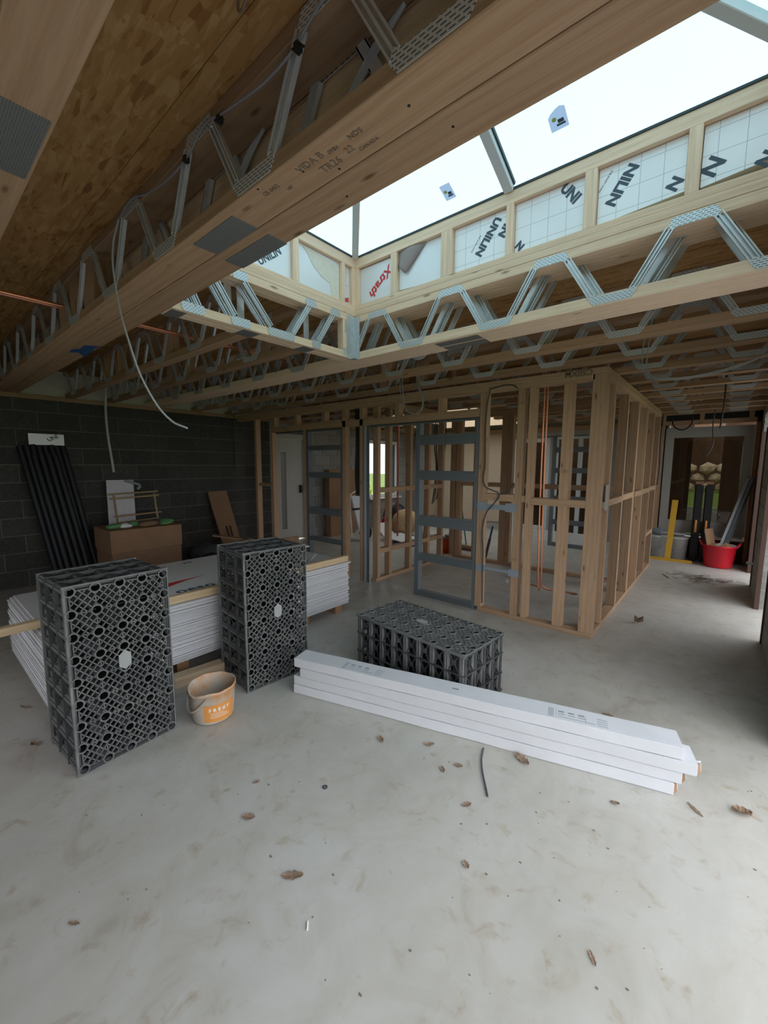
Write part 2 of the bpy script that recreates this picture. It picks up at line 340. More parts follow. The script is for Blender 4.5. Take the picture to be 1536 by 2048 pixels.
# ------------------------------------------------------------------ shell
XL, YB, ZJ, ZD = -6.85, 9.5, 2.45, 2.79          # left wall face, back wall face, joist underside, deck underside
OX0, OX1, OY0, OY1 = -2.41, 0.15, 1.05, 2.50      # rooflight opening
HOLES = [(OX0-.12, OX1+.12, OY0-.12, OY1+.12), (-5.67, -3.43, 6.63, 8.93)]
def struct(o): return tag(o, kind='structure')
bm = bmesh.new(); bbox(bm, (-7.2, -1.9, -.15), (.62, 9.9, 0)); struct(finish('floor', bm, M['concrete'], centre=False))
def cut(rects, h):
    out = []
    for (a, b_, c, d) in rects:
        if h[0] >= b_ or h[1] <= a or h[2] >= d or h[3] <= c: out.append((a, b_, c, d)); continue
        x0, x1 = max(a, h[0]), min(b_, h[1]); y0, y1 = max(c, h[2]), min(d, h[3])
        if a < x0: out.append((a, x0, c, d))
        if x1 < b_: out.append((x1, b_, c, d))
        if c < y0: out.append((x0, x1, c, y0))
        if y1 < d: out.append((x0, x1, y1, d))
    return out
rects = [(-7.3, .9, -1.9, 9.9)]
for h in HOLES: rects = cut(rects, h)
bm = bmesh.new()
for (a, b_, c, d) in rects: bbox(bm, (a, c, ZD+.024), (b_, d, ZD+.06))
ceiling = struct(finish('ceiling', bm, M['greydark'], centre=False))
for i in range(5):
    for k in range(19):
        x0 = -7.05 + i*2.44 - (1.2 if k % 2 else 0); y0 = -1.7 + k*.6
        rs = [(max(x0, -7.05), min(x0+2.438, .8), y0, y0+.598)]
        for h in HOLES: rs = cut(rs, h)
        for (a, b_, c, d) in rs:
            if b_-a > .05 and d-c > .02: beam('osb_board', (a, c, ZD), (b_, d, ZD+.022), M['osb'], ceiling, axis=0)

# left wall: blocks laid in courses, openings for the white door and the far window
LW = [(4.76, 5.62, 0, 2.2), (7.5, 8.75, .76, 2.2)]
def course_wall(wall, along, lo, hi, face, thick, zt, holes, sgn=1, bl=.44, bh=.215, mtl='block'):
    j = .006
    rows = int(math.ceil(zt/(bh+.01)))
    for r_ in range(rows):
        z0 = r_*(bh+.01); z1 = min(z0+bh, zt)
        if z1-z0 < .03: continue
        s = lo - (bl/2 if r_ % 2 else 0)
        while s < hi:
            a, b_ = max(s, lo), min(s+bl, hi); s += bl+.01
            segs = [(a, b_)]
            for (h0, h1, hz0, hz1) in holes:
                if z0+bh/2 > hz0 and z0+bh/2 < hz1:
                    segs = [q for (p, t) in segs for q in ((p, min(t, h0)), (max(p, h1), t)) if q[1]-q[0] > .03]
            for (p, t) in segs:
                jt = random.uniform(0, .003)
                if along == 'y': beam('block', (face-thick+jt, p, z0), (face+j+jt, t, z1), M[mtl], wall, axis=1)
                else: beam('block', (p, face-j-jt, z0), (t, face+thick-jt, z1), M[mtl], wall, axis=0)
def wall_slab(name, rects, fixed, axis, th, material):
    bm = bmesh.new()
    for (a, b_, z0, z1) in rects:
        if axis == 'y': bbox(bm, (fixed-th, a, z0), (fixed, b_, z1))
        else: bbox(bm, (a, fixed, z0), (b_, fixed+th, z1))
    return struct(finish(name, bm, material, centre=False))
wl_ = wall_slab('wall_left', [(-1.7, 4.76, 0, ZJ), (4.76, 5.62, 2.2, ZJ), (5.62, 7.5, 0, ZJ), (7.5, 8.75, 0, .76), (7.5, 8.75, 2.2, ZJ), (8.75, 9.9, 0, ZJ), (-1.7, 9.9, ZJ, ZD)], XL, 'y', .2, M['darkmortar'])
course_wall(wl_, 'y', .1, 4.7, XL, .03, ZJ-.05, LW, mtl='shadeblock')
course_wall(wl_, 'y', 4.7, 9.5, XL, .03, ZJ-.05, LW)
beam('wall_plate', (XL-.1, -1.6, ZJ-.05), (XL+.06, 9.5, ZJ), M['joist'], wl_)
beam('lining_board', (XL-.01, -1.6, ZJ), (XL+.012, 9.5, ZD), M['render'], wl_)
# right wall piers along the passage
XR = .36
wr = wall_slab('wall_right', [(-1.9, -1.2, 0, ZJ), (-1.2, 3.05, 2.2, ZJ), (-1.9, 9.9, ZJ, ZD), (3.05, 4.98, 0, ZJ), (6.14, 7.3, 0, ZJ), (8.19, 9.0, 0, ZJ), (4.98, 6.14, 2.36, ZJ), (7.3, 8.19, 2.36, ZJ)], XR+.21, 'y', .2, M['mortar'])
for (a, b_) in ((3.05, 4.98), (6.14, 7.3), (8.19, 9.0)):
    for r_ in range(11):
        z0 = r_*.225; s = a
        off = .22 if r_ % 2 else .44
        while s < b_-.03:
            e = min(s+off, b_); off = .44
            beam('block', (XR, s-.004 if s == a else s, z0), (XR+.215, e+.004 if e == b_ else e-.01, min(z0+.215, ZJ)), M['block'], wr, axis=1); s += (e-s)
# pale reveal lining posts at the two openings
for yy in (6.13, 8.18, 7.27, 4.95):
    beam('frame_post', (XR-.012, yy-.05, 0), (XR+.03, yy-.004, 2.1), M['darkpost'], wr)
# wall behind the viewer; its unseen opening is added to brighten the left floor
struct(wall_slab('wall_rear', [(-7.05, -3.9, 0, ZD), (-3.9, -2.5, 1.9, ZD), (-3.9, -2.5, 0, .3), (-2.5, XR, 0, ZD)], -1.9, 'x', .2, M['shadeblock']))
# back wall: tan sheathing boards and glazed opening
wb = wall_slab('wall_back', [(-7.05, -6.0, 0, ZD), (-6.0, -3.95, 0, ZD), (-3.95, -3.1, 2.2, ZD), (-3.1, -3.0, 0, ZD), (-3.0, -1.9, 2.25, ZD), (-1.9, -.9, 0, ZD), (-3.95, -3.1, 0, .12)], YB, 'x', .2, M['mortar'])
for x0 in (-6.6, -6.0, -5.38, -4.72): beam('sheathing_board', (x0, YB-.03, .2), (x0+.56, YB-.005, 2.35), M['chip'], wb, axis=2)
for x0 in (-6.05, -5.42, -4.8): beam('framing_stud', (x0, YB-.1, .045), (x0+.05, YB-.005, 2.45), M['stud'], wb)
beam('framing_rail', (-6.7, YB-.1, 2.35), (-1.0, YB-.006, 2.44), M['stud'], wb)
# passage end wall with window 1
YE = 8.73
we = wall_slab('wall_end', [(-1.0, -.86, 0, ZD), (-.86, .36, 0, .36), (-.86, .36, 2.36, ZD), (.3, .6, 0, ZD)], YE+.08, 'x', .15, M['hoarding'])
beam('end_head', (-.95, YE, 2.30), (.30, YE+.08, 2.37), M['stud'], we)
for x0 in (-.95, -.42, .20): beam('end_cripple', (x0, YE, 2.372), (x0+.06, YE+.08, 2.52), M['stud'], we)
beam('dark_gap_strip', (-.9, YE+.03, 2.372), (.3, YE+.05, 2.54), M['black'], we)  # black strip filling the gap above the end window head
beam('end_top_plate', (-.95, YE, 2.54), (.5, YE+.08, 2.60), M['stud'], we)
beam('end_stud', (-.96, YE, 0), (-.89, YE+.08, 2.295), M['stud'], we); beam('end_stud', (.30, YE, 0), (.35, YE+.08, 2.295), M['pallet'], we)
w1 = thing('window_1', (-.3, YE+.05, 1.3), None, None); tag(w1, kind='structure')
beam('frame_jamb', (-.87, YE-.02, .45), (-.75, YE+.09, 2.25), M['whiteframe'], w1); beam('frame_jamb', (.17, YE-.02, .45), (.29, YE+.09, 2.25), M['whiteframe'], w1)
beam('frame_head', (-.75, YE-.02, 2.08), (.17, YE+.09, 2.25), M['whiteframe'], w1); beam('frame_sill', (-.75, YE-.02, .45), (.17, YE+.09, .66), M['whiteframe'], w1)
beam('sill_board', (-.85, YE-.16, .42), (.27, YE-.02, .447), M['paleblue'], w1)
beam('pane', (-.75, YE+.03, .66), (.17, YE+.045, 2.08), M['darkpane'], w1)
# window 2 in the left wall, far away
w2 = thing('window_2', (XL, 8.1, 1.5), None, None); tag(w2, kind='structure')
for lo, hi in (((XL-.1, 7.5, .76), (XL-.03, 7.57, 2.2)), ((XL-.1, 8.68, .76), (XL-.03, 8.75, 2.2)), ((XL-.1, 7.95, .84), (XL-.03, 8.02, 2.12)), ((XL-.1, 7.57, .76), (XL-.03, 8.68, .84)), ((XL-.1, 7.57, 2.12), (XL-.03, 8.68, 2.2))):
    beam('window_frame', lo, hi, M['white'], w2)
beam('sill_board', (XL-.1, 7.5, .72), (XL+.14, 8.75, .755), M['white'], w2)
beam('pane', (XL-.07, 7.57, .84), (XL-.06, 7.95, 2.12), M['pane'], w2); beam('pane', (XL-.07, 8.02, .84), (XL-.06, 8.68, 2.12), M['pane'], w2)
beam('blind_panel', (XL-.05, 8.36, .84), (XL-.035, 8.66, 2.12), M['slate'], w2)
# glazed door in the back wall
w3 = thing('window_3', (-2.45, YB+.05, 1.1), None, None); tag(w3, kind='structure')
for lo, hi in (((-3.0, YB, 0), (-2.92, YB+.08, 2.25)), ((-1.98, YB, 0), (-1.9, YB+.08, 2.25)), ((-2.5, YB, .1), (-2.42, YB+.08, 2.17)), ((-2.92, YB, 2.17), (-1.98, YB+.08, 2.25)), ((-2.92, YB, 0), (-1.98, YB+.08, .1))):
    beam('window_frame', lo, hi, M['alu'], w3)
beam('pane', (-2.92, YB+.03, .1), (-2.5, YB+.04, 2.17), M['pane'], w3); beam('pane', (-2.42, YB+.03, .1), (-1.98, YB+.04, 2.17), M['pane'], w3)
w4 = thing('window_4', (-3.8, YB+.05, 1.1), None, None); tag(w4, kind='structure')
for lo, hi in (((-3.95, YB, .12), (-3.87, YB+.08, 2.2)), ((-3.18, YB, .12), (-3.1, YB+.08, 2.2)), ((-3.87, YB, 2.12), (-3.18, YB+.08, 2.2)), ((-3.87, YB, .12), (-3.18, YB+.08, .2))):
    beam('window_frame', lo, hi, M['alu'], w4)
beam('pane', (-3.87, YB+.03, .2), (-3.18, YB+.04, 2.12), M['pane'], w4)
# white entrance door in the left wall
d1 = thing('door_1', (XL, 5.2, 0), None, None); tag(d1, kind='structure')
beam('door_frame', (XL-.12, 4.76, 0), (XL+.02, 4.85, 2.2), M['whitedoor'], d1); beam('door_frame', (XL-.12, 5.53, 0), (XL+.02, 5.62, 2.2), M['whitedoor'], d1); beam('door_frame', (XL-.12, 4.85, 2.1), (XL+.02, 5.53, 2.2), M['whitedoor'], d1)
for nm, lo, hi in (('door_stile', (XL-.08, 4.855, .03), (XL-.03, 4.975, 2.095)), ('door_stile', (XL-.08, 5.10, .03), (XL-.03, 5.525, 2.095)), ('door_rail', (XL-.08, 4.976, 1.83), (XL-.03, 5.099, 2.095)), ('door_rail', (XL-.08, 4.976, .03), (XL-.03, 5.099, .265))):
    beam(nm, lo, hi, M['whitedoor'], d1)
beam('slit_pane', (XL-.06, 4.976, .266), (XL-.05, 5.099, 1.829), M['frosted'], d1)
beam('door_handle', (XL-.03, 5.42, 1.0), (XL+.03, 5.46, 1.16), M['black'], d1)

# ------------------------------------------------------------------ outside
ORD0 = ['first', 'second', 'third', 'fourth', 'fifth']
bm = bmesh.new(); bbox(bm, (-60, -60, -.4), (60, 60, -.2)); struct(finish('ground', bm, M['grass'], centre=False))
bm = bmesh.new(); bbox(bm, (.65, -4, -.2), (6, 10, -.03)); bbox(bm, (-8, -6, -.2), (.64, -1.95, -.03)); struct(finish('terrace', bm, M['paving'], centre=False))
bm = bmesh.new(); bbox(bm, (-3, 10.4, -.2), (2.5, 12.2, -.06)); struct(finish('path', bm, M['paving'], centre=False))
for i, (x0, x1, lab) in enumerate(((-7.2, -.56, 'brown boarded fence outside the back wall, left of the lawn view'), (-.09, 2.2, 'brown boarded fence outside the passage window, right of the lawn view'))):
    o = thing('fence', ((x0+x1)/2, 10.3, 0), lab, 'fence')
    k = int((x1-x0)/.13)
    for j_ in range(k): beam('plank', (x0+j_*.13, 10.3, -.2), (x0+j_*.13+.1298, 10.33, 2.9 if x0+j_*.13 > -4.9 else 1.7), M['hoarding'], o)
    beam('rail', (x0, 10.331, 1.4), (x1, 10.38, 1.5), M['hoarding'], o)
o = thing('far_fence', (-.5, 18, 0), 'distant brown fence closing off the lawn behind the rubble stones', 'fence')
for j_ in range(24): beam('plank', (-5+j_*.4, 18, -.2), (-5+j_*.4+.399, 18.04, 5.2), M['hoarding'], o)
bm = bmesh.new(); poly(bm, [(-3, 13.9, .50), (2, 13.9, .50), (2, 14.9, .84), (2, 16.4, .84), (-3, 16.4, .84), (-3, 14.9, .84)][:2]+[(2, 14.9, .84), (-3, 14.9, .84)], 0); poly(bm, [(-3, 14.9, .84), (2, 14.9, .84), (2, 16.4, .84), (-3, 16.4, .84)], 0); struct(finish('lawn', bm, M['grass'], centre=False))
bm = bmesh.new(); bbox(bm, (-3, 13.7, -.2), (2, 13.9, .5)); struct(finish('garden_wall', bm, M['paving'], centre=False))
for lay in range(3):
    for q in range(5):
        bm = bmesh.new(); blob(bm, (0, 0, 0), random.uniform(.17, .21), lay*7+q, (1.05, .9, .75), .3, 1)
        o = finish('stone', bm, M['stone'], None); o.location = (-1.25+q*.40+(lay % 2)*.2, 15.2, 1.0+lay*.27); o.rotation_euler = (0, 0, random.uniform(0, 6))
        tag(o, 'pale rubble stone beyond the passage window, %s course up, %s from the left' % (ORD0[lay], ORD0[q]), 'stone', 'rubble stones on the lawn')
hg = thing('hedge', (-10.4, 8.4, 0), 'bright green hedge outside the far window in the left wall', 'hedge')
bm = bmesh.new()
for i in range(30): blob(bm, (-10.4+random.uniform(-.3, .3), 6.4+i*.16, .9+random.uniform(-.9, .9)), .5, i, (1, 1, 1), .5, 1)
o = finish('leafage', bm, M['lime'], hg); tag(o, kind='stuff')

# ------------------------------------------------------------------ open-web joists
def web_mesh():
    bm = bmesh.new(); T = .0022
    def plate(pts): poly(bm, [(x, y, 0) for x, y in pts], T, (0, 0, 1))
    def ins(f): f.material_index = 1
    n0 = 0
    plate([(-.088, .008), (.088, .008), (.112, .036), (.098, .064), (.072, .052), (-.072, .052), (-.098, .064), (-.112, .036)])
    for s in (-1, 1): plate([(s*.229, .3), (s*.242, .276), (s*.262, .286), (s*.3275, .286), (s*.3275, .332), (s*.246, .332)])
    for f in bm.faces: f.material_index = 0
    k = len(bm.faces); bm.faces.ensure_lookup_table()
    for s in (-1, 1):
        p = Vector((s*.094, .048, 0)); q = Vector((s*.238, .292, 0)); d = (q-p).normalized(); nn = Vector((-d.y, d.x, 0))
        for off, w_, h0, h1 in ((0, .034, -.012, -.009), (.0155, .006, -.012, .004), (-.0155, .006, -.012, .004), (0, .008, -.009, .000)):
            a = p + nn*off; b_ = q + nn*off
            vs_ = [a-nn*w_/2, b_-nn*w_/2, b_+nn*w_/2, a+nn*w_/2]
            poly(bm, [(v.x, v.y, h0) for v in vs_], h1-h0, (0, 0, 1))
    bm.faces.ensure_lookup_table()
    for f in bm.faces[k:]: f.material_index = 1
    bmesh.ops.recalc_face_normals(bm, faces=bm.faces)
    me = bpy.data.meshes.new('metal_web'); bm.to_mesh(me); bm.free(); me.materials.append(M['plate']); me.materials.append(M['galv']); return me
WEB = web_mesh()
RX = Matrix.Rotation(math.pi/2, 4, 'X')
def webs(parent, y, xc0, x0, x1, flip, pitch=.655):
    """V webs pressed on the chord face at y; plate normal towards -y (flip: +y)"""
    k = math.ceil((x0+.33-xc0)/pitch)
    while xc0+k*pitch+.33 <= x1:
        x = xc0+k*pitch
        Mx = Matrix.Translation((x, y, ZJ)) @ (Matrix.Rotation(math.pi, 4, 'Z') if flip else Matrix()) @ RX
        put('metal_web', WEB, Mx, parent); k += 1
CH = .05
def joist(label, y0, wd, x0, x1, phase=-.54, posts=(), group='open web roof joists', near=True, far=True, name='roof_joist', bev=0.0, chord='joist'):
    t = thing(name, ((x0+x1)/2, y0+wd/2, ZJ), label, 'joist', group)
    beam('bottom_chord', (x0, y0, ZJ), (x1, y0+wd, ZJ+CH), M[chord], t, bev)
    beam('top_chord', (x0, y0, ZD-CH-.002), (x1, y0+wd, ZD-.002), M[chord], t, bev)
    if near: webs(t, y0, phase, x0, x1, False)
    if far: webs(t, y0+wd, phase, x0, x1, True)
    for px in posts: beam('web_post', (px, y0+.002, ZJ+CH), (px+.10, y0+wd-.002, ZD-CH-.002), M['joist'], t)
    return t
XE = .56
# near joist whose underside fills the top left corner
t = joist('nearest roof joist, crossing the top left corner with a grey nail plate', .20, .135, XL+.01, XE, bev=.002)
o = beam('nail_plate', (-1.69, .225, ZJ-.003), (-1.368, .325, ZJ), M['nailplate'], t)
joist('roof joist behind the viewer, next to the top left joist', -.38, .12, XL+.01, XE)
# double girder in front of the rooflight
t = thing('girder_joist', (-2.2, .92, ZJ), 'doubled girder joist crossing in front of the rooflight, stamped timber grade marks below', 'girder')
for (y0, y1) in ((.787, .921), (.925, 1.05)):
    beam('bottom_chord', (XL+.01, y0, ZJ), (XE, y1, ZJ+CH), M['joist'], t, .003)
    beam('top_chord', (XL+.01, y0, ZD-CH-.002), (XE, y1, ZD-.002), M['joist'], t, .003)
webs(t, .787, -.54, XL+.1, XE, False); webs(t, .921, -.62, XL+.1, XE, True)
beam('infill_board', (XL+.1, .927, ZJ+CH), (XE, .945, ZJ+.145), M['infill'], t); beam('infill_board', (XL+.1, .93, ZJ+.147), (XE, .948, ZD-CH-.003), M['infill'], t)
for px in (-3.55, -3.28, -3.0): beam('web_post', (px, .80, ZJ+CH), (px+.2, .92, ZD-CH-.002), M['joist'], t)
for (a, b_) in (((-1.665, .82), (-1.376, .918)), ((-1.69, .966), (-1.378, 1.05))):
    beam('nail_plate', (a[0], a[1], ZJ-.003), (b_[0], b_[1], ZJ), M['nailplate'], t)
for (x, y) in ((-1.19, .80), (-.93, .90), (-1.02, .84), (-1.0, 1.0), (-.65, .86), (-1.6, .99), (-.6, .98)):
    bm = bmesh.new(); lathe(bm, [(.0005, -.001), (.004, -.001), (.004, .004)], 8); finish('nail_head', bm, M['black'], t, matrix=Matrix.Translation((x, y, ZJ)))
zs = ZJ-.0012; XD = (1, 0, 0); ND = (0, 0, -1)
# read from below: x axis runs with +x, so the letters face down
for s_, x, y, sz in (('CE 0402', -1.20, .835, .022), ('VIDA B', -1.03, .84, .034), ('0984', -.91, .845, .02), ('NDS', -.83, .845, .024), ('187', -1.12, .865, .018), ('TR26', -.975, .885, .036), ('22', -.87, .875, .03), ('CANADA', -.835, .89, .016)):
    text('grade_stamp', s_, (x, y, zs), XD, ND, sz, M['stamp'], t)
o = text('grade_stamp', 'CE 0402 VIDA', (-1.18, .9265, 2.528), (1, 0, 0), (0, -1, 0), .03, M['stamp'], t)
bm = bmesh.new(); poly(bm, [(-3.99, .935, 0), (-3.85, .93, 0), (-3.80, .965, 0), (-3.66, .955, 0), (-3.6, 1.04, 0), (-3.72, 1.03, 0), (-3.82, 1.048, 0), (-4.05, 1.048, 0), (-3.93, .99, 0)], .001)
o = finish('blue_tape', bm, M['bluetape'], t, matrix=Matrix.Translation((0, 0, ZJ-.0015))); tag(o, 'torn blue tape')
# joists left of the rooflight, hung from the short trimmer
LP = (-3.25, -2.72)
joist('short roof joist left of rooflight, first beyond the doubled girder', 1.53, .085, XL+.01, OX0-.145, posts=(-3.7, -4.9, -5.3))
joist('short roof joist left of rooflight, second beyond the doubled girder', 2.0, .085, XL+.01, OX0-.145, posts=(-3.0, -4.4, -4.8))
# trimmer joist under the long far side (double)
t = thing('trimmer_joist', (-2.2, 2.62, ZJ), 'doubled bright trimmer joist along the far long side of the rooflight', 'joist')
for (y0, y1) in ((2.5, 2.618), (2.622, 2.74)):
    beam('bottom_chord', (XL+.01, y0, ZJ), (XE, y1, ZJ+.058), M['curb'], t, .002); beam('top_chord', (XL+.01, y0, ZD-CH-.004), (XE, y1, ZD-.002), M['curb'], t, .002)
for yy, fl, ph in ((2.5, False, -.54), (2.618, True, -.54), (2.6215, False, -.5), (2.74, True, -.5)): webs(t, yy, ph, XL+.1, XE, fl)
beam('nail_plate', (-1.66, 2.53, ZJ-.003), (-1.33, 2.615, ZJ), M['nailplate'], t); beam('nail_plate', (-1.66, 2.64, ZJ-.003), (-1.33, 2.73, ZJ), M['nailplate'], t)
bm = bmesh.new(); bbox(bm, (OX0-.005, 2.44, ZJ-.004), (OX0+.045, 2.498, ZJ-.001)); bbox(bm, (OX0-.001, 2.4, ZJ-.004), (OX0+.003, 2.498, ZD-.01)); bbox(bm, (OX0+.003, 2.494, ZJ-.004), (OX0+.05, 2.498, ZD-.01))
finish('angle_hanger', bm, M['galv'], t)
# short trimmer on the left side of the opening
t = thing('end_trimmer', (OX0-.06, 1.8, ZJ), 'short bright trimmer joist closing the left end of the rooflight', 'joist')
for (a, b_) in ((OX0-.066, OX0), (OX0-.138, OX0-.072)):
    beam('bottom_chord', (a, 1.052, ZJ), (b_, 2.49, ZJ+CH), M['curb'], t, .002); beam('top_chord', (a, 1.052, ZD-CH-.002), (b_, 2.49, ZD-.002), M['curb'], t, .002)
beam('end_post', (OX0-.06, 2.36, ZJ+CH), (OX0-.002, 2.485, ZD-CH-.002), M['curb'], t)
def strut(x, a, b_, parent):
    bm = bmesh.new(); p = Vector((0, *a)); q = Vector((0, *b_)); d = (q-p).normalized(); nn = Vector((0, -d.z, d.y))
    for off, wd, h0, h1 in ((0, .034, -.01, -.007), (.0155, .006, -.01, .006), (-.0155, .006, -.01, .006), (0, .008, -.008, .002)):
        v4 = [p+nn*(off-wd/2), q+nn*(off-wd/2), q+nn*(off+wd/2), p+nn*(off+wd/2)]; poly(bm, [(h0, v.y, v.z) for v in v4], h1-h0, (1, 0, 0))
    return finish('metal_strut', bm, M['galv'], parent, centre=False, matrix=Matrix.Translation((x, 0, 0)))
RYZ = Matrix.Rotation(math.pi/2, 4, 'Z') @ RX       # plate plane into y-z facing +x
def plate_yz(x, ya, yb, top, parent):
    w_ = (yb-ya); me = bpy.data.meshes.new('web_plate'); bm = bmesh.new(); s = 1 if not top else -1
    poly(bm, [(-w_/2+.012, -s*.026, 0), (w_/2-.012, -s*.026, 0), (w_/2, 0, 0), (w_/2-.008, s*.028, 0), (-w_/2+.008, s*.028, 0), (-w_/2, 0, 0)], .002)
    bmesh.ops.recalc_face_normals(bm, faces=bm.faces); bm.to_mesh(me); bm.free(); me.materials.append(M['plate'])
    put('web_plate', me, Matrix.Translation((x, (ya+yb)/2, (ZD-.03) if top else (ZJ+.028))) @ RYZ, parent)
for x in (OX0+.001, OX0-.072):
    for a, b_ in (((1.27, ZD-.05), (1.43, ZJ+.06)), ((1.50, ZD-.06), (1.69, ZJ+.06)), ((1.87, ZJ+.06), (2.02, ZD-.055)), ((2.10, ZJ+.055), (2.25, ZD-.055)), ((1.2, ZJ+.05), (1.08, ZD-.05))): strut(x, a, b_, t)
    for a, b_, tp in ((1.10, 1.24, False), (1.40, 1.54, False), (1.665, 1.885, False), (2.04, 2.13, False), (1.42, 1.53, True), (1.2, 1.3, True), (1.985, 2.09, True), (2.23, 2.33, True)): plate_yz(x+.001, a, b_, tp, t)
beam('post_plate', (OX0-.0005, 2.385, ZD-.15), (OX0+.002, 2.43, ZD-.06), M['plate'], t); beam('post_plate', (OX0-.0005, 2.36, ZJ+.015), (OX0+.002, 2.47, ZJ+.07), M['plate'], t)
for yy in (1.05, 1.44, 1.53, 2.08): beam('joist_shoe', (OX0-.145, yy, ZJ-.003), (OX0-.139, yy+.05, ZD-.05), M['galv'], t)
for (y0, y1) in ((1.06, 1.14), (1.5, 1.62), (1.98, 2.09)): beam('nail_plate', (OX0-.14, y0, ZJ-.003), (OX0-.02, y1, ZJ), M['nailplate'], t)
# joists across the rest of the roof
ORD = ['first', 'second', 'third', 'fourth', 'fifth', 'sixth', 'seventh', 'eighth', 'ninth', 'tenth', 'eleventh']
for i, y0 in enumerate((3.20, 3.79, 4.37, 4.95, 5.53, 6.11, 6.69, 7.27, 7.85, 8.43)):
    lab = 'open web roof joist, %s beyond the bright trimmer' % ORD[i]
    spans = [(XL+.01, XE if y0 < 8 else .3)] if not (6.5 < y0+.06 < 9.0) else [(XL+.01, -5.67), (-3.43, XE)]
    if len(spans) == 1: joist(lab, y0, .115, *spans[0], posts=LP if y0 < 5 else (), phase=-.6, far=i < 2)
    else:
        joist(lab + ', part right of the far skylight', y0, .115, *spans[1], phase=-.6, far=False); joist(lab + ', part left of the far skylight', y0, .115, *spans[0], phase=-.6, far=False)
# far skylight kerb
t = thing('skylight_kerb', (-4.3, 7.65, ZD), 'timber kerb of the far second skylight above the rear room', 'skylight')
for lo, hi in (((-5.6, 8.86, 2.5), (-3.5, 8.92, 3.1)), ((-5.6, 6.64, 2.6), (-3.5, 6.7, 3.1)), ((-5.66, 6.64, 2.6), (-5.6, 8.92, 3.1)), ((-3.5, 6.64, 2.6), (-3.44, 8.92, 3.1))): beam('kerb_board', lo, hi, M['curb'], t)
beam('glass_pane', (-5.66, 6.64, 3.1), (-3.44, 8.92, 3.115), M['pane'], t)

# ------------------------------------------------------------------ rooflight upstand, insulation and lantern
ZP0, ZP1, ZT0, ZT1 = ZD, 2.868, 3.155, 3.225
def upstand(label, side, studs):
    t = thing('rooflight_upstand', {'far': (-1.1, 2.56, ZD), 'left': (OX0-.06, 1.8, ZD), 'near': (-1.1, 1.0, ZD), 'right': (OX1+.06, 1.8, ZD)}[side], label, 'upstand')
    def B(name, s0, s1, z0, z1, d0=0.0, d1=.12):
        if side == 'far': return beam(name, (s0, OY1+d0, z0), (s1, OY1+d1, z1), M['curb'], t, .0015)
        if side == 'near': return beam(name, (s0, OY0-d1, z0), (s1, OY0-d0, z1), M['curb'], t, .0015)
        if side == 'left': return beam(name, (OX0-d1, s0, z0), (OX0-d0, s1, z1), M['curb'], t, .0015)
        return beam(name, (OX1+d0, s0, z0), (OX1+d1, s1, z1), M['curb'], t, .0015)
    e0, e1 = (OX0-.12, OX1+.12) if side in ('far', 'near') else (OY0, OY1)
    B('sole_plate', e0, e1, ZP0, ZP0+.042); B('sole_plate', e0, e1, ZP0+.0425, ZP1); B('head_plate', e0, e1, ZT0, ZT1)
    for a, b_ in studs: B('upstand_stud', a, b_, ZP1, ZT0)
    if side == 'far': beam('outer_board', (e0, OY1+.10, ZP1), (e1, OY1+.119, ZT0), M['osb'], t)
    if side == 'left': beam('outer_board', (OX0-.119, OY0, ZP1), (OX0-.1, OY1, ZT0), M['osb'], t)
    if side == 'near': beam('outer_board', (e0, OY0-.119, ZP1), (e1, OY0-.1, ZT0), M['osb'], t)
    if side == 'right': beam('outer_board', (OX1+.1, OY0, ZP1), (OX1+.119, OY1, ZT0), M['osb'], t)
    return t
FS = [(OX0, OX0+.03), (-2.045, -1.988), (-1.605, -1.520), (-1.145, -1.10), (-.705, -.645), (-.258, -.205)]
upstand('pale timber upstand frame along the far long side of the rooflight', 'far', FS + [(OX1-.04, OX1)])
upstand('pale timber upstand frame along the left end of the rooflight', 'left', [(1.05, 1.11), (1.50, 1.545), (1.888, 1.936), (2.352, 2.386), (2.465, 2.5)])
upstand('timber upstand frame on the doubled girder, near side of the rooflight', 'near', FS + [(OX1-.04, OX1)])
upstand('timber upstand frame along the right end of the rooflight', 'right', [(1.05, 1.1), (1.5, 1.55), (1.95, 2.0), (2.45, 2.5)])
YP = OY1+.032       # panel face of the far side
def panel(label, x0, x1, zb0, zb1, zt, mtl='foil', tilt=0.0):
    t = thing('insulation_board', ((x0+x1)/2, YP+.03, ZP1), label, 'insulation board', 'insulation offcuts in the rooflight upstand')
    bm = bmesh.new(); a = [(x0, 0, zb0), (x1, 0, zb1), (x1, 0, zt), (x0, 0, zt)]
    poly(bm, a, .05, (0, 1, 0)); o = finish('foam_core', bm, M['torn'], t, matrix=Matrix.Translation((0, YP+.003, 0)))
    bm = bmesh.new(); poly(bm, a, .002, (0, 1, 0)); o = finish('foil_facer', bm, M[mtl], t, matrix=Matrix.Translation((0, YP, 0)))
    return t, o
ZB = ZP1+.004; ZTT = ZT0-.003
def ufar(f, s_, x, z, ang, sz, mtl='ink', bold=.0035, shear=0):
    a = math.radians(ang); text('lettering', s_, (x, YP-.0006, z), (math.cos(a), 0, math.sin(a)), (0, -1, 0), sz, M[mtl], f, bold=bold, shear=shear)
t, f = panel('white insulation board in the rooflight corner with slanted red lettering', OX0+.032, -2.048, ZB, ZB, ZTT-.005, 'foilplain')
ufar(f, 'Xtrath', -2.085, 3.105, 218, .095, 'redink', .003, .2)
t, f = panel('insulation board with a torn facer curling down in a grey triangle', -1.985, -1.608, ZB+.02, ZB, ZTT, 'foilplain')
bm = bmesh.new(); N = 8
rows = []
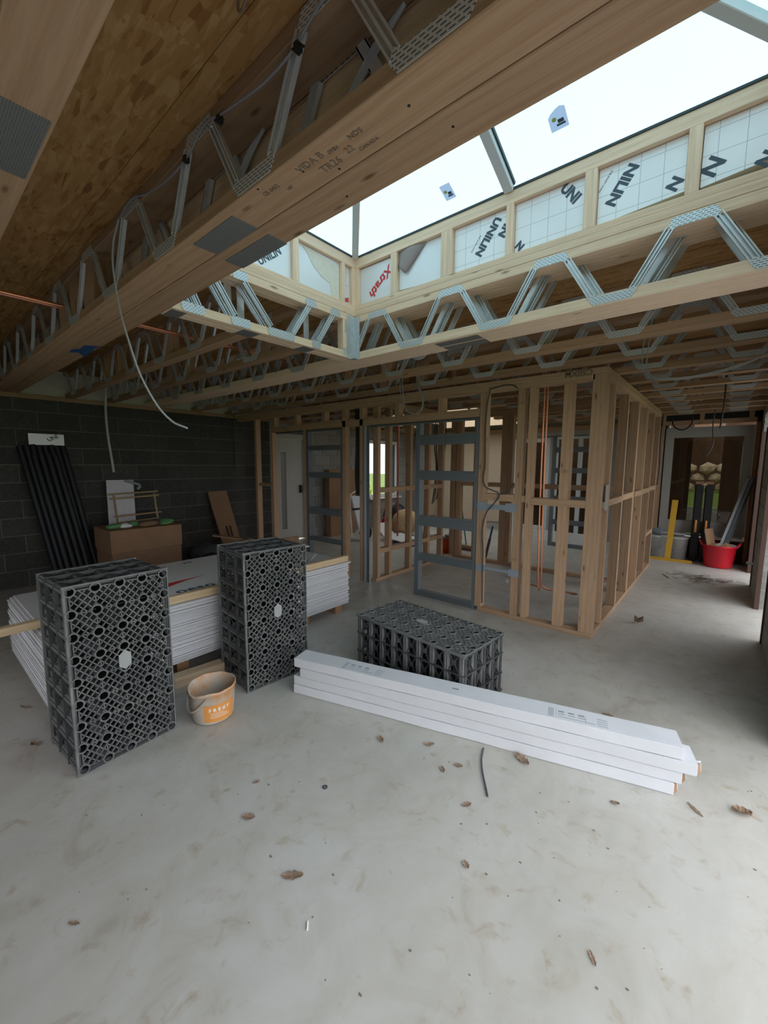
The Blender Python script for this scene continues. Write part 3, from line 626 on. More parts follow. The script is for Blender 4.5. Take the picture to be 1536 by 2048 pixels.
for i in range(N+1):
    u = i/N; A_ = Vector((-1.983, 0, 3.15)).lerp(Vector((-1.975, 0, 3.05)), u); B_ = Vector((-1.742, 0, 3.150)).lerp(Vector((-1.918, 0, 2.985)), u)
    rows.append([bm.verts.new(A_.lerp(B_, k/5) + Vector((0, -.004-.022*math.sin(math.pi*k/5)*(1-.5*u)-.012*u, 0))) for k in range(6)])
for r0, r1 in zip(rows, rows[1:]):
    for k in range(5): bm.faces.new((r0[k], r0[k+1], r1[k+1], r1[k]))
r_ = bmesh.ops.extrude_face_region(bm, geom=list(bm.faces))
for g in r_['geom']:
    if isinstance(g, bmesh.types.BMVert): g.co.y += .0015
o = finish('curled_facer', bm, M['greyfacer'], t, True, matrix=Matrix.Translation((0, YP-.004, 0))); tag(o, 'grey underside of curled facer')
t, f = panel('foil board with dark capital lettering running down to the left, third bay from the corner', -1.517, -1.148, ZB, ZB, ZTT)
ufar(f, 'UNILIN', -1.225, 3.135, 233, .070); ufar(f, 'IN', -1.165, 3.075, 233, .070)
ufar(f, 'FOR SMART LIVING', -1.33, 3.06, 233, .012, 'ink', 0)
t, f = panel('foil board with dark capital lettering running down to the right, fourth bay from the corner', -1.097, -.708, ZB, ZB, ZTT)
ufar(f, 'UNI', -.845, 3.135, -52, .075); ufar(f, 'N', -1.035, 2.905, 128, .06)
t, f = panel('foil board with lettering over its upper left and lower right, fifth bay from the corner', -.642, -.262, ZB+.006, ZB+.03, ZTT)
ufar(f, 'NILIN', -.50, 3.13, 236, .075); ufar(f, 'N', -.305, 2.99, 232, .075)
ufar(f, 'FOR SMART LIVING', -.585, 3.13, 236, .012, 'ink', 0)
t, f = panel('foil board at the right end of the far upstand with scattered large letters', -.202, OX1-.042, ZB+.02, ZB+.05, ZTT)
ufar(f, 'N', -.165, 3.02, -128, .10); ufar(f, 'N', .075, 3.02, 232, .075); ufar(f, 'N', .02, 2.96, 232, .075)
XPn = OX0-.03
def lpanel(label, y0, y1, mtl):
    t = thing('insulation_board', (XPn-.03, (y0+y1)/2, ZP1), label, 'insulation board', 'insulation offcuts in the rooflight upstand')
    beam('foam_core', (XPn-.055, y0, ZB), (XPn-.003, y1, ZTT), M['torn'], t, axis=1)
    return t, beam('foil_facer', (XPn-.002, y0, ZB), (XPn, y1, ZTT), M[mtl], t, axis=1)
t, f = lpanel('foil board with dark lettering peeping past the girder on the left upstand', 1.547, 1.886, 'foilplain')
a = math.radians(38); text('lettering', 'UNILIN', (XPn+.0006, 1.64, 2.885), (0, math.cos(a), math.sin(a)), (1, 0, 0), .068, M['ink'], f, bold=.002)
t, f = lpanel('torn board on the left upstand, its facer ripped to bare cream foam', 1.938, 2.35, 'foilplain')
bm = bmesh.new(); poly(bm, [(0, 1.99, ZTT-.01), (0, 2.349, ZTT-.03), (0, 2.345, ZB+.005), (0, 2.27, ZB+.01), (0, 2.255, ZB+.10), (0, 2.17, ZB+.12), (0, 2.09, ZB+.17), (0, 2.04, ZB+.23)], .003, (1, 0, 0))
o = finish('bare_foam', bm, M['torn'], t, matrix=Matrix.Translation((XPn+.0005, 0, 0)))
t, f = lpanel('narrow foil strip in the left upstand corner with cropped red letters', 2.388, 2.463, 'foil')
text('lettering', 'rat', (XPn+.0006, 2.39, 2.885), (0, 1, .15), (1, 0, 0), .055, M['redink'], f, bold=.003, shear=.2)
# glazed lantern
t = thing('roof_lantern', (-1.13, 1.775, ZT1), 'glazed roof lantern with pale aluminium bars over the rectangular opening', 'rooflight')
ZE = ZT1+.012; TT = .4; H2 = (OY1-OY0)/2; RA = (OX0+H2, OY0+H2, ZE+TT*H2); RB = (OX1-H2, OY0+H2, ZE+TT*H2)
for lo, hi in (((OX0-.1, OY1-.006, ZT1), (OX1+.1, OY1+.1, ZE)), ((OX0-.1, OY0-.1, ZT1), (OX1+.1, OY0+.006, ZE)), ((OX0-.1, OY0, ZT1), (OX0+.006, OY1, ZE)), ((OX1-.006, OY0, ZT1), (OX1+.1, OY1, ZE))):
    beam('eaves_gasket', lo, hi, M['gasket'], t)
CN = [(OX0, OY1, ZE), (OX0, OY0, ZE), (OX1, OY1, ZE), (OX1, OY0, ZE)]
for c_, r_ in zip(CN, (RA, RA, RB, RB)):
    slant('hip_bar', c_, r_, .05, .045, M['alu'], t, .003); 
slant('ridge_bar', RA, RB, .07, .06, M['alu'], t, .003)
for xb in (-1.13,):
    slant('glazing_bar', (xb, OY1, ZE), (xb, OY0+H2, ZE+TT*H2), .055, .05, M['alu'], t, .003); slant('glazing_bar', (xb, OY0, ZE), (xb, OY0+H2, ZE+TT*H2), .055, .05, M['alu'], t, .003)
    slant('bar_gasket', (xb+.032, OY1, ZE+.02), (xb+.032, OY0+H2, ZE+TT*H2+.02), .008, .02, M['gasket'], t)
def pane(pts):
    bm = bmesh.new(); poly(bm, [Vector(p)+Vector((0, 0, .004)) for p in pts], .012); finish('glass_pane', bm, M['glass'], t)
ym = OY0+H2; zr = ZE+TT*H2
pane([CN[0], (-1.13, OY1, ZE), (-1.13, ym, zr), RA]); pane([(-1.13, OY1, ZE), CN[2], RB, (-1.13, ym, zr)])
pane([(-1.13, OY0, ZE), CN[1], RA, (-1.13, ym, zr)]); pane([CN[3], (-1.13, OY0, ZE), (-1.13, ym, zr), RB])
pane([CN[1], CN[0], RA]); pane([CN[2], CN[3], RB])
sl = Vector((0, -1, TT)).normalized(); nin = Vector((0, -TT, -1)).normalized()
def sticker(x, y, w_, h_, arch):
    base = Vector((x, y, ZE+TT*(OY1-y)+.001)); pts = [(-w_/2, 0), (w_/2, 0)] + ([(w_/2, h_*.95), (w_/4, h_*1.05), (0, h_), (-w_/3, h_*.85), (-w_/2, h_*.7)] if arch else [(w_/2, h_), (-w_/2, h_)])
    bm = bmesh.new(); poly(bm, [base+Vector((1, 0, 0))*u+sl*v for u, v in pts], .0008, nin); o = finish('glass_sticker', bm, M['sticker'], t); tag(o, 'white sticker on glass')
    bm = bmesh.new(); lathe(bm, [(.0005, 0), (.011, 0)], 10); Rn = Matrix((Vector((1, 0, 0)), sl, Vector((1, 0, 0)).cross(sl))).transposed().to_4x4(); Rn.translation = base+Vector((1, 0, 0))*(-w_*.2)+sl*h_*.55+nin*.0015
    finish('yellow_dot', bm, M['lime'], o, matrix=Rn)
    for q, (u, v, ww, hh) in enumerate(((.14, .40, .34, .09), (.12, .24, .5, .05))):
        c0 = base+Vector((1, 0, 0))*(u*w_)+sl*(v*h_)+nin*.0014
        bm = bmesh.new(); poly(bm, [c0+Vector((1, 0, 0))*(s1*ww*w_/2)+sl*(s2*hh*h_) for s1, s2 in ((-1, -1), (1, -1), (1, 1), (-1, 1))], .0003, nin); finish('print_bar', bm, M['ink'], o)
sticker(-.79, 2.33, .085, .10, True); sticker(-1.475, 2.41, .07, .10, False)

# ------------------------------------------------------------------ stud partitions
def sbeam(t, name, lo, hi, m='stud', bev=.0015): return beam(name, lo, hi, M[m], t, bev)
Y0, Y1 = 4.0, 4.09
A = thing('stud_partition', (-3.4, 4.045, 0), 'long timber stud partition facing the viewer, with two doorways and steel pocket frames', 'stud wall')
sbeam(A, 'top_plate', (-6.8, Y0, 2.395), (-.846, Y1, 2.448)); sbeam(A, 'top_plate', (-6.8, Y0, 2.345), (-.95, Y1, 2.394))
sbeam(A, 'door_header', (-5.80, Y0, 2.105), (-2.045, Y1, 2.19))
for a, b_ in ((-6.27, -6.21), (-4.115, -4.05), (-3.785, -3.725), (-2.04, -1.965), (-1.635, -1.565), (-1.52, -1.462), (-1.205, -1.12)):
    sbeam(A, 'stud', (a, Y0, .046 if a > -2.1 or a < -6 else 0), (b_, Y1, 2.344))
sbeam(A, 'corner_stud', (-.965, Y0, .046), (-.848, Y1, 2.394)); sbeam(A, 'stud', (-5.80, Y0, 0), (-5.745, Y1, 2.104)); sbeam(A, 'stud', (-4.96, Y0, 0), (-4.91, Y1, 2.104))
for x in (-5.75, -5.17, -4.53, -3.19, -2.56): sbeam(A, 'cripple_stud', (x, Y0, 2.191), (x+.065, Y1, 2.344))
sbeam(A, 'sole_plate', (-2.0, Y0-.002, 0), (-.846, Y1, .045)); sbeam(A, 'sole_plate', (-6.8, Y0, 0), (-5.81, Y1, .045))
sbeam(A, 'noggin', (-1.964, Y0, 1.228), (-1.636, Y1, 1.30)); sbeam(A, 'noggin', (-1.564, Y0+.01, 1.228), (-1.521, Y1, 1.295)); sbeam(A, 'noggin', (-1.461, Y0-.004, 1.212), (-.966, Y1, 1.282)); sbeam(A, 'noggin', (-6.20, Y0+.02, 1.22), (-5.81, Y1, 1.27))
for (x0, x1, z) in ((-2.04, -1.60, 1.135), (-2.02, -1.6, .48)): beam('steel_strap', (x0, Y0-.006, z), (x1, Y0-.001, z+.055 if z > 1 else z+.03), M['metalpost'], A)
for (x0, z, h_) in ((-2.035, 1.115, .09), (-1.72, 1.12, .09), (-2.03, .455, .07), (-1.66, .455, .075)): beam('fixing_plate', (x0, Y0-.010, z), (x0+.11, Y0-.0065, z+h_), M['metalpost'], A)
o = text('stencil_lettering', 'CSIIXM', (-.97, Y0-.0008, 2.444), (-1, 0, 0), (0, -1, 0), .075, M['stamp'], A, bold=.003)
for (x, z) in ((-1.60, 2.19), (-1.165, 1.53), (-1.6, .62)): text('mill_stamp', '181', (x-.03, Y0-.0022, z), (1, 0, 0), (0, -1, 0), .045, M['stamp'], A)
B = thing('stud_partition', (-.895, 5.9, 0), 'timber stud partition running away along the passage from the front corner', 'stud wall')
sbeam(B, 'top_plate', (-.94, 4.092, 2.395), (-.85, 7.72, 2.448)); sbeam(B, 'top_plate', (-.94, 4.092, 2.345), (-.85, 7.72, 2.394)); sbeam(B, 'sole_plate', (-.94, 4.092, 0), (-.848, 7.72, .045))
sy = (4.34, 5.02, 5.68, 6.36, 7.02, 7.66)
for y in sy: sbeam(B, 'stud', (-.94, y, .046), (-.85, y+.055, 2.344))
sbeam(B, 'stud', (-.94, 4.095, .046), (-.86, 4.16, 2.344)); sbeam(B, 'stud', (-.94, 5.74, .046), (-.86, 5.79, 2.344)); sbeam(B, 'stud', (-.94, 5.80, .046), (-.862, 5.845, 2.344))
for a, b_, z in zip((4.161,)+sy, sy, (1.20, 1.21, 1.22, 1.215, 1.22, 1.23)):
    a2 = a+.056 if a > 4.2 else a
    if abs(a-5.68) < .01: a2 = 5.846
    sbeam(B, 'noggin', (-.94, a2, z), (-.85, b_-.001, z+.065))
sbeam(B, 'noggin', (-.94, 7.08, .55), (-.85, 7.655, .6))
beam('paper_note', (-.849, 4.2, 1.18), (-.847, 4.33, 1.42), M['whiteframe'], B)
Cw = thing('stud_partition', (-3.6, 5.2, 0), 'timber stud partition running back from the middle doorway', 'stud wall')
sbeam(Cw, 'top_plate', (-3.66, 4.1, 2.36), (-3.57, 6.13, 2.447)); sbeam(Cw, 'sole_plate', (-3.66, 4.1, 0), (-3.568, 6.13, .045))
for y in (4.13, 4.38, 4.86, 5.35, 5.75): sbeam(Cw, 'stud', (-3.66, y, .046), (-3.57, y+.055, 2.359))
for a, b_ in ((4.186, 4.379), (4.436, 4.859), (4.916, 5.349), (5.406, 5.749)): sbeam(Cw, 'noggin', (-3.66, a, 1.22), (-3.57, b_, 1.285)); sbeam(Cw, 'noggin', (-3.66, a, .38), (-3.57, b_, .445))
D = thing('stud_partition', (-2.3, 6.2, 0), 'timber stud partition across the back of the framed bathroom', 'stud wall')
sbeam(D, 'top_plate', (-3.66, 6.14, 2.36), (-.945, 6.23, 2.447)); sbeam(D, 'sole_plate', (-3.66, 6.14, 0), (-.945, 6.232, .045))
for a, w_ in ((-3.655, .10), (-3.54, .09), (-3.22, .06), (-2.745, .11), (-2.63, .07), (-1.83, .06), (-1.13, .06)): sbeam(D, 'stud', (a, 6.14, .046), (a+w_, 6.23, 2.359))
for a, b_ in ((-3.445, -3.225), (-3.155, -2.75), (-2.555, -1.835), (-1.765, -1.135)): sbeam(D, 'noggin', (a, 6.14, 1.25), (b_, 6.23, 1.32))

def pocket(label, x0, x1, y, rails, zt):
    t = thing('pocket_door_frame', ((x0+x1)/2, y+.04, 0), label, 'door frame')
    def ch(name, lo, hi, ax):
        bm = bmesh.new(); lo = Vector(lo); hi = Vector(hi)
        if ax == 2: bbox(bm, lo, (hi.x, lo.y+.004, hi.z)); bbox(bm, (lo.x, lo.y+.004, lo.z), (lo.x+.004, hi.y, hi.z)); bbox(bm, (hi.x-.004, lo.y+.004, lo.z), hi)
        else:
            h = hi.z-lo.z
            for (u0, u1, dd) in ((0, .22, .014), (.22, .42, .002), (.42, .60, .010), (.60, .80, .002), (.80, 1, .014)): bbox(bm, (lo.x, lo.y+dd, lo.z+h*u0), (hi.x, hi.y, lo.z+h*u1))
        return finish(name, bm, M['steel'], t)
    ch('upright', (x0, y, 0), (x0+.06, y+.08, zt), 2); ch('upright', (x1-.035, y, 0), (x1, y+.08, zt), 2)
    for z0, z1 in rails: ch('rail', (x0+.061, y, z0), (x1-.036, y+.075, z1), 0)
    ch('base_track', (x0+.061, y-.004, 0), (x1-.036, y+.084, .065), 0); ch('head_track', (x0-.75, y, zt+.0), (x1, y+.08, zt+.02), 0)
    return t
pocket('steel pocket door frame right of the middle doorway, beside the pale studs', -2.866, -2.045, 4.003, ((.44, .53), (.87, .99), (1.42, 1.53), (1.83, 1.945)), 2.08)
pocket('steel pocket door frame right of the white door, behind the plasterboard stack', -4.905, -4.12, 4.003, ((.44, .50), (.85, .95), (1.40, 1.48), (1.80, 1.87)), 2.08)
o = thing('steel_jamb', (-3.67, 4.045, 0), 'grey steel jamb channel on the left side of the middle doorway', 'door jamb')
beam('channel_web', (-3.724, 4.0, 0), (-3.70, 4.09, 2.10), M['steel'], o); beam('channel_face', (-3.699, 3.996, 0), (-3.66, 4.0, 2.10), M['galv'], o); beam('channel_face', (-3.655, 4.0, 0), (-3.61, 4.006, 2.1), M['steel'], o)
o = pocket('far steel pocket frame seen between the studs near the back glazing', -2.66, -1.93, 8.3, ((.44, .53), (.9, 1.0), (1.45, 1.55), (1.85, 1.95)), 2.15)

# ------------------------------------------------------------------ pipes and cables
def pipe(name, pts, r, mtl, label, cat='pipe', group=None): return tag(tube_curve(name, pts, r, M[mtl], None), label, cat, group)
for i, dx in enumerate((0, .035)):
    pipe('copper_pipe', [(-3.44+dx, -.6, 2.60), (-3.40+dx, .5, 2.60), (-3.40+dx, 1.9, 2.603), (-3.32+dx, 3.9, 2.60)], .011, 'copper', ['copper pipe through the joists at upper left, left one of the pair', 'copper pipe through the joists at upper left, right one of the pair'][i])
for i, dx in enumerate((0, .032)):
    pipe('copper_pipe', [(-1.43+dx, 4.14, 2.75), (-1.42+dx, 4.14, 1.2), (-1.40+dx, 4.14, .40+.05*i), (-1.40+dx, 4.16, .32+.05*i), (-1.45+dx*8, 4.30, .31), (-1.76+dx*22, 4.30, .31+.0*i)], .0085, 'copper', ['copper drop pipe by the front studs, tail turning left', 'copper drop pipe by the front studs, tail turning right'][i])
TAILS = [q for q in C.objects if q.name.startswith('copper_pipe')][-2:]
for i, p in enumerate(((-1.80, 4.30, .29), (-1.10, 4.30, .27))):
    bm = bmesh.new(); lathe(bm, [(.0005, .0), (.022, 0), (.022, .03), (.0005, .03)], 14); o = finish('pipe_cap', bm, M['white'], TAILS[i], matrix=Matrix.Translation(p)); tag(o, 'white pipe cap')
pipe('red_pipe', [(-5.20, 6.65, 0), (-5.20, 6.65, 2.5)], .018, 'redpipe', 'red vertical pipe in the room behind the middle doorway')
pipe('copper_pipe', [(-.93, 5.9, .05), (-.93, 5.9, 2.44)], .013, 'redpipe', 'reddish pipe rising inside the passage partition')
pipe('white_conduit', [(-6.55, 1.93, 2.70), (-6.55, 1.90, 2.2), (-6.56, 1.95, 1.47)], .016, 'whitepipe', 'pale conduit hanging down the left block wall above the bamboo rack', 'conduit')
pipe('white_conduit', [(-6.72, 3.9, 2.45), (-6.72, 3.9, 1.5)], .009, 'greydark', 'thin dark conduit on the left block wall near the leaning cardboard', 'conduit')
pipe('hanging_cable', [(-2.29, .775, 2.74), (-2.31, .75, 2.62), (-2.29, .742, 2.44), (-2.20, .75, 2.18), (-2.12, .80, 1.93), (-2.04, .86, 1.80), (-1.97, .90, 1.765)], .0045, 'graycable', 'single pale grey cable dangling loose from the girder', 'cable')
pts = [(-2.29, .775, 2.74)]
for x, z in ((-2.12, 2.765), (-1.95, 2.72), (-1.60, 2.70), (-1.45, 2.745), (-1.33, 2.72), (-1.0, 2.69), (-.86, 2.735), (-.72, 2.76), (-.4, 2.70), (-.1, 2.74)): pts.append((x, .775, z))
pipe('girder_cable', pts, .0038, 'darkcable', 'grey cable strung along the near face of the girder', 'cable')
for x, z in ((-1.60, 2.70), (-.955, 2.69), (-1.36, 2.715)):
    bm = bmesh.new(); bmesh.ops.create_cube(bm, size=1)
    for v in bm.verts: v.co = Vector((v.co.x*.016, v.co.y*.018, v.co.z*.02))
    bbar(bm, (-.02, -.004, .004), (.03, -.004, -.016), .005, .004)
    o = finish('cable_tie', bm, M['black'], None, matrix=Matrix.Translation((x, .776, z))); tag(o, 'black cable tie on the girder cable, %s' % {-1.60: 'lowest of three', -.955: 'topmost of three', -1.36: 'between the two others'}[x], 'cable tie', 'cable ties on the girder')
for i in range(3):
    pipe('flat_cable', [(-1.62+.62*0+.012*i, .91, 2.46), (-1.50+.012*i, .91, 2.62), (-1.42+.02*i, .91, 2.70), (-1.30, .905, 2.735)], .006, 'graycable', 'grey cable behind the girder webs near the nail plates, %s of three' % ('left', 'middle', 'right')[i], 'cable', 'cables behind the girder webs, left run')
    pipe('flat_cable', [(-1.04+.012*i, .91, 2.46), (-.93+.012*i, .91, 2.6), (-.82+.02*i, .91, 2.69), (-.70, .905, 2.73)], .006, 'graycable', 'grey cable rising behind the girder webs near the grade stamp, %s of three' % ('left', 'middle', 'right')[i], 'cable', 'cables behind the girder webs, right run')
for i in range(2):
    d = .03*i
    pipe('cable_loop', [(-.47+d*.8, 3.30, 2.56), (-.50+d, 3.3, 2.36), (-.46+d*.5, 3.28, 2.20), (-.34, 3.26, 2.155+d*.3), (-.15, 3.28, 2.16+d*.3), (.02, 3.3, 2.20+d*.3), (.14, 3.34, 2.26)], .0036, 'darkcable', 'white cable loop under the right joists, %s of the two' % ('outer', 'inner')[i], 'cable', 'looped cables under the right joists')
    pipe('cable_loop', [(-2.57+d, 3.3, 2.47), (-2.55+d, 3.3, 2.28), (-2.46, 3.3, 2.12-d*.3), (-2.33, 3.3, 2.10+d*.3), (-2.28-d*.3, 3.3, 2.2), (-2.36-d*.3, 3.31, 2.38)], .0042, 'darkcable', 'grey cable loop hanging above the pocket frame, %s of the two' % ('outer', 'inner')[i], 'cable', 'looped cables above the pocket frame')
pipe('stud_cable', [(-1.93, 3.99, 2.36), (-1.955, 3.985, 2.2), (-1.955, 3.985, 1.6), (-1.95, 3.985, 1.38), (-1.86, 3.985, 1.335), (-1.79, 3.985, 1.30), (-1.84, 3.98, 1.20), (-1.93, 3.985, 1.08), (-1.945, 3.985, .6), (-1.945, 4.0, .1)], .007, 'greydark', 'dark cable running down the pale stud next to the pocket frame', 'cable')
pipe('stud_cable', [(-1.94, 3.99, 2.37), (-1.7, 3.99, 2.385), (-1.64, 3.99, 2.35)], .006, 'greydark', 'dark cable run along the top plate to the second front stud', 'cable')
pipe('stud_cable', [(-1.79, 3.985, 1.30), (-1.70, 3.985, 1.32), (-1.645, 3.985, 1.40)], .006, 'greydark', 'short dark cable tail above the front noggin', 'cable')
for i in range(5):
    pipe('black_cable', [(-3.98+.018*i, 4.12, 2.40), (-3.97+.015*i, 4.13, 1.9), (-3.98+.02*i, 4.12, 1.5), (-3.96+.02*i, 4.12, 1.16)], .009, 'black', 'black cable in the bunch between the doorway studs, %s from the left' % ORD[i], 'cable', 'black cables left of the middle doorway')
for i in range(7):
    pipe('black_cable', [(-3.95+.035*i, 6.10, 2.40), (-3.96+.035*i, 6.1, 1.9), (-3.92+.02*i, 6.10, 1.55), (-3.93+.03*i, 6.08, 1.3), (-3.98+.03*i, 6.08, .9+.03*i)], .009, ('black', 'black', 'graycable')[i % 3], 'cable in the bunch seen through the pocket frame, %s from the left' % ORD[i], 'cable', 'cables seen through the pocket frame')
pipe('passage_cable', [(-.20, 8.0, 2.60), (-.22, 8.0, 2.2), (-.20, 7.9, 1.9), (-.26, 7.9, 1.75)], .009, 'greydark', 'dark cable dangling in the passage before the end window', 'cable')
pipe('passage_cable', [(-.09, 6.0, 2.60), (-.085, 6.0, 2.3), (-.10, 6.0, 2.02)], .009, 'black', 'dark cable drop hanging in the passage ceiling', 'cable')
pipe('passage_cable', [(-.78, 8.5, 2.4), (-.75, 8.5, 2.27), (-.64, 8.5, 2.20), (-.53, 8.5, 2.26), (-.50, 8.5, 2.38)], .011, 'black', 'black cable loop at the head of the end window', 'cable')
pipe('passage_cable', [(-.83, 7.8, 2.40), (-.845, 7.8, 2.0), (-.83, 7.8, 1.6), (-.84, 7.8, 1.3)], .012, 'greydark', 'dark cable down the end of the passage partition', 'cable')
for i in range(3):
    pipe('cable_coil', [(-2.05+.10*math.cos(a), 2.9, 2.60+.10*math.sin(a)-.01*i) for a in [k*math.pi/4 for k in range(8)]]+[(-1.95, 2.9, 2.6)], .006, 'graycable', 'coiled grey cable behind the corner of the bright trimmer, %s turn' % ('upper', 'middle', 'lower')[i], 'cable', 'cable coil behind the trimmer')

t = thing('wire_hook', (-1.0, .66, ZD-.02), 'small rusty wire hook screwed into the roof boards near the top', 'hook')
tube_curve('hook_wire', [(-1.06, .67, ZD), (-1.06, .67, ZD-.03), (-1.02, .665, ZD-.035), (-1.0, .66, ZD-.012), (-.97, .655, ZD-.03)], .0035, M['stamp'], t); tube_curve('hook_wire', [(-1.01, .66, ZD), (-.99, .66, ZD-.04), (-.95, .65, ZD-.03), (-.94, .65, ZD)], .0035, M['stamp'], t)
# ------------------------------------------------------------------ drainage crates
CWID, CLEN, CDEP = .50, 1.0, .43
NX, NZ = 5, 9
TX = [-.222+.111*i for i in range(NX)]; TZ = [.03+.1175*i for i in range(NZ)]
def face_lattice():
    bm = bmesh.new(); dpt = .012; wv = .0048
    def line(p, q): bbar(bm, (p[0], 0, p[1]), (q[0], 0, q[1]), dpt, wv, up=(0, 1, 0)) if False else seg(p, q)
    def seg(p, q):
        p = Vector((p[0], 0, p[1])); q = Vector((q[0], 0, q[1])); d = q-p; L = d.length
        if L < .004: return
        x = d/L; n_ = Vector((-x.z, 0, x.x))*wv/2
        v = [bm.verts.new(k+Vector((0, yy, 0))) for yy in (-dpt/2, dpt/2) for k in (p-n_, q-n_, q+n_, p+n_)]
        for f in ((0, 1, 2, 3), (7, 6, 5, 4), (0, 4, 5, 1), (2, 6, 7, 3)): bm.faces.new([v[i] for i in f])
    R = .024
    for i in range(NX-1):
        for k in range(NZ-1):
            x0, x1, z0, z1 = TX[i], TX[i+1], TZ[k], TZ[k+1]; cx, cz = (x0+x1)/2, (z0+z1)/2; hx, hz = (x1-x0)/2, (z1-z0)/2
            c = [(x0, z0), (x1, z0), (x1, z1), (x0, z1)]
            rx, rz = R*.72/hx, R*.72/hz
            def U(u, v): return (cx+u*hx, cz+v*hz)
            seg(U(-1+rx, -1+rz), U(1-rx, 1-rz)); seg(U(-1+rx, 1-rz), U(1-rx, -1+rz))
            for o_ in (.70, 1.40):
                seg(U(-1, -1+o_) if o_ > .5 else U(-1, -1), U(1-o_, 1)); seg(U(-1+o_, -1), U(1, 1-o_)); seg(U(-1, 1-o_), U(1-o_, -1)); seg(U(-1+o_, 1), U(1, -1+o_))
    for i in range(NX):
        for k in range(NZ-1): seg((TX[i], TZ[k]+R), (TX[i], TZ[k+1]-R))
    for k in range(NZ):
        for i in range(NX-1): seg((TX[i]+R, TZ[k]), (TX[i+1]-R, TZ[k]))
    me = bpy.data.meshes.new('face_lattice'); bm.to_mesh(me); bm.free(); me.materials.append(M['crate2']); return me
def edge_frame():
    bm = bmesh.new(); hw = CWID/2
    for lo, hi in (((-hw, -.009, 0), (hw, .009, .007)), ((-hw, -.009, CLEN-.007), (hw, .009, CLEN)), ((-hw, -.009, .007), (-hw+.011, .009, CLEN-.007)), ((hw-.007, -.009, .007), (hw, .009, CLEN-.007))): bbox(bm, lo, hi)
    me = bpy.data.meshes.new('edge_frame'); bm.to_mesh(me); bm.free(); me.materials.append(M['crate2']); return me
def tube_mesh():
    bm = bmesh.new(); L = CDEP/2
    rings = lathe(bm, [(.0205, -L+.004), (.0205, -L-.003), (.0270, -L-.003), (.0270, -L+.016), (.0245, -L+.016), (.0245, L-.016), (.0270, L-.016), (.0270, L), (.0205, L), (.0205, L-.2)], 14)
    for i in range(14): bm.faces.new((rings[0][i], rings[0][(i+1) % 14], rings[-1][(i+1) % 14], rings[-1][i])).material_index = 1
    for v in bm.verts: v.co = Vector((v.co.x, v.co.z, v.co.y))
    bmesh.ops.recalc_face_normals(bm, faces=bm.faces)
    k = bmesh.ops.create_circle(bm, cap_ends=True, radius=.0205, segments=14)
    for v in k['verts']: v.co = Vector((v.co.x, 0, v.co.y))
    for f in {f for v in k['verts'] for f in v.link_faces}: f.material_index = 1  # bore and stop are black: shade of the tube's depth put into the colour
    me = bpy.data.meshes.new('tube'); bm.to_mesh(me); bm.free(); me.materials.append(M['crate2']); me.materials.append(M['black']); return me
def side_mesh(L, marks, name):
    """side of length L along local x, depth CDEP along local y, thickness z: flanges, divider ribs, cross bracing"""
    bm = bmesh.new(); D = CDEP/2-.012
    fl = [-D, -D*.36, D*.36, D]
    for y in fl: bbox(bm, (-L/2, y-.004, -.016), (L/2, y+.004, .004))
    for a in marks: bbox(bm, (a-.013, -D, -.020), (a+.013, D, -.001))
    for a, b_ in zip(marks, marks[1:]):
        for y0, y1 in zip(fl, fl[1:]):
            for p, q in (((a+.013, y0), (b_-.013, y1)), ((a+.013, y1), (b_-.013, y0))): bbar(bm, (p[0], p[1], -.012), (q[0], q[1], -.012), .006, .008)
            cx, cy = (a+b_)/2, (y0+y1)/2; bbox(bm, (cx-.016, cy-.016, -.016), (cx+.016, cy+.016, -.008))
    bmesh.ops.recalc_face_normals(bm, faces=bm.faces)
    me = bpy.data.meshes.new(name); bm.to_mesh(me); bm.free(); me.materials.append(M['crate']); return me
LAT, FRM, TUB = face_lattice(), edge_frame(), tube_mesh()
SIDE = side_mesh(CLEN-.02, [z-CLEN/2 for z in TZ], 'side_grille'); END = side_mesh(CWID-.02, TX, 'end_grille')
bm = bmesh.new()
for k in range(6):
    for i in range(3): bbox(bm, (-.2+.14*i, -.2, .1+.15*k), (-.2+.14*i+.09, .2, .104+.15*k))
bbox(bm, (-.215, .0, .04), (.215, .004, .96))  # black sheet added as the darkness seen through the lattice
INN = bpy.data.meshes.new('shade_plates'); bm.to_mesh(INN); bm.free(); INN.materials.append(M['black'])
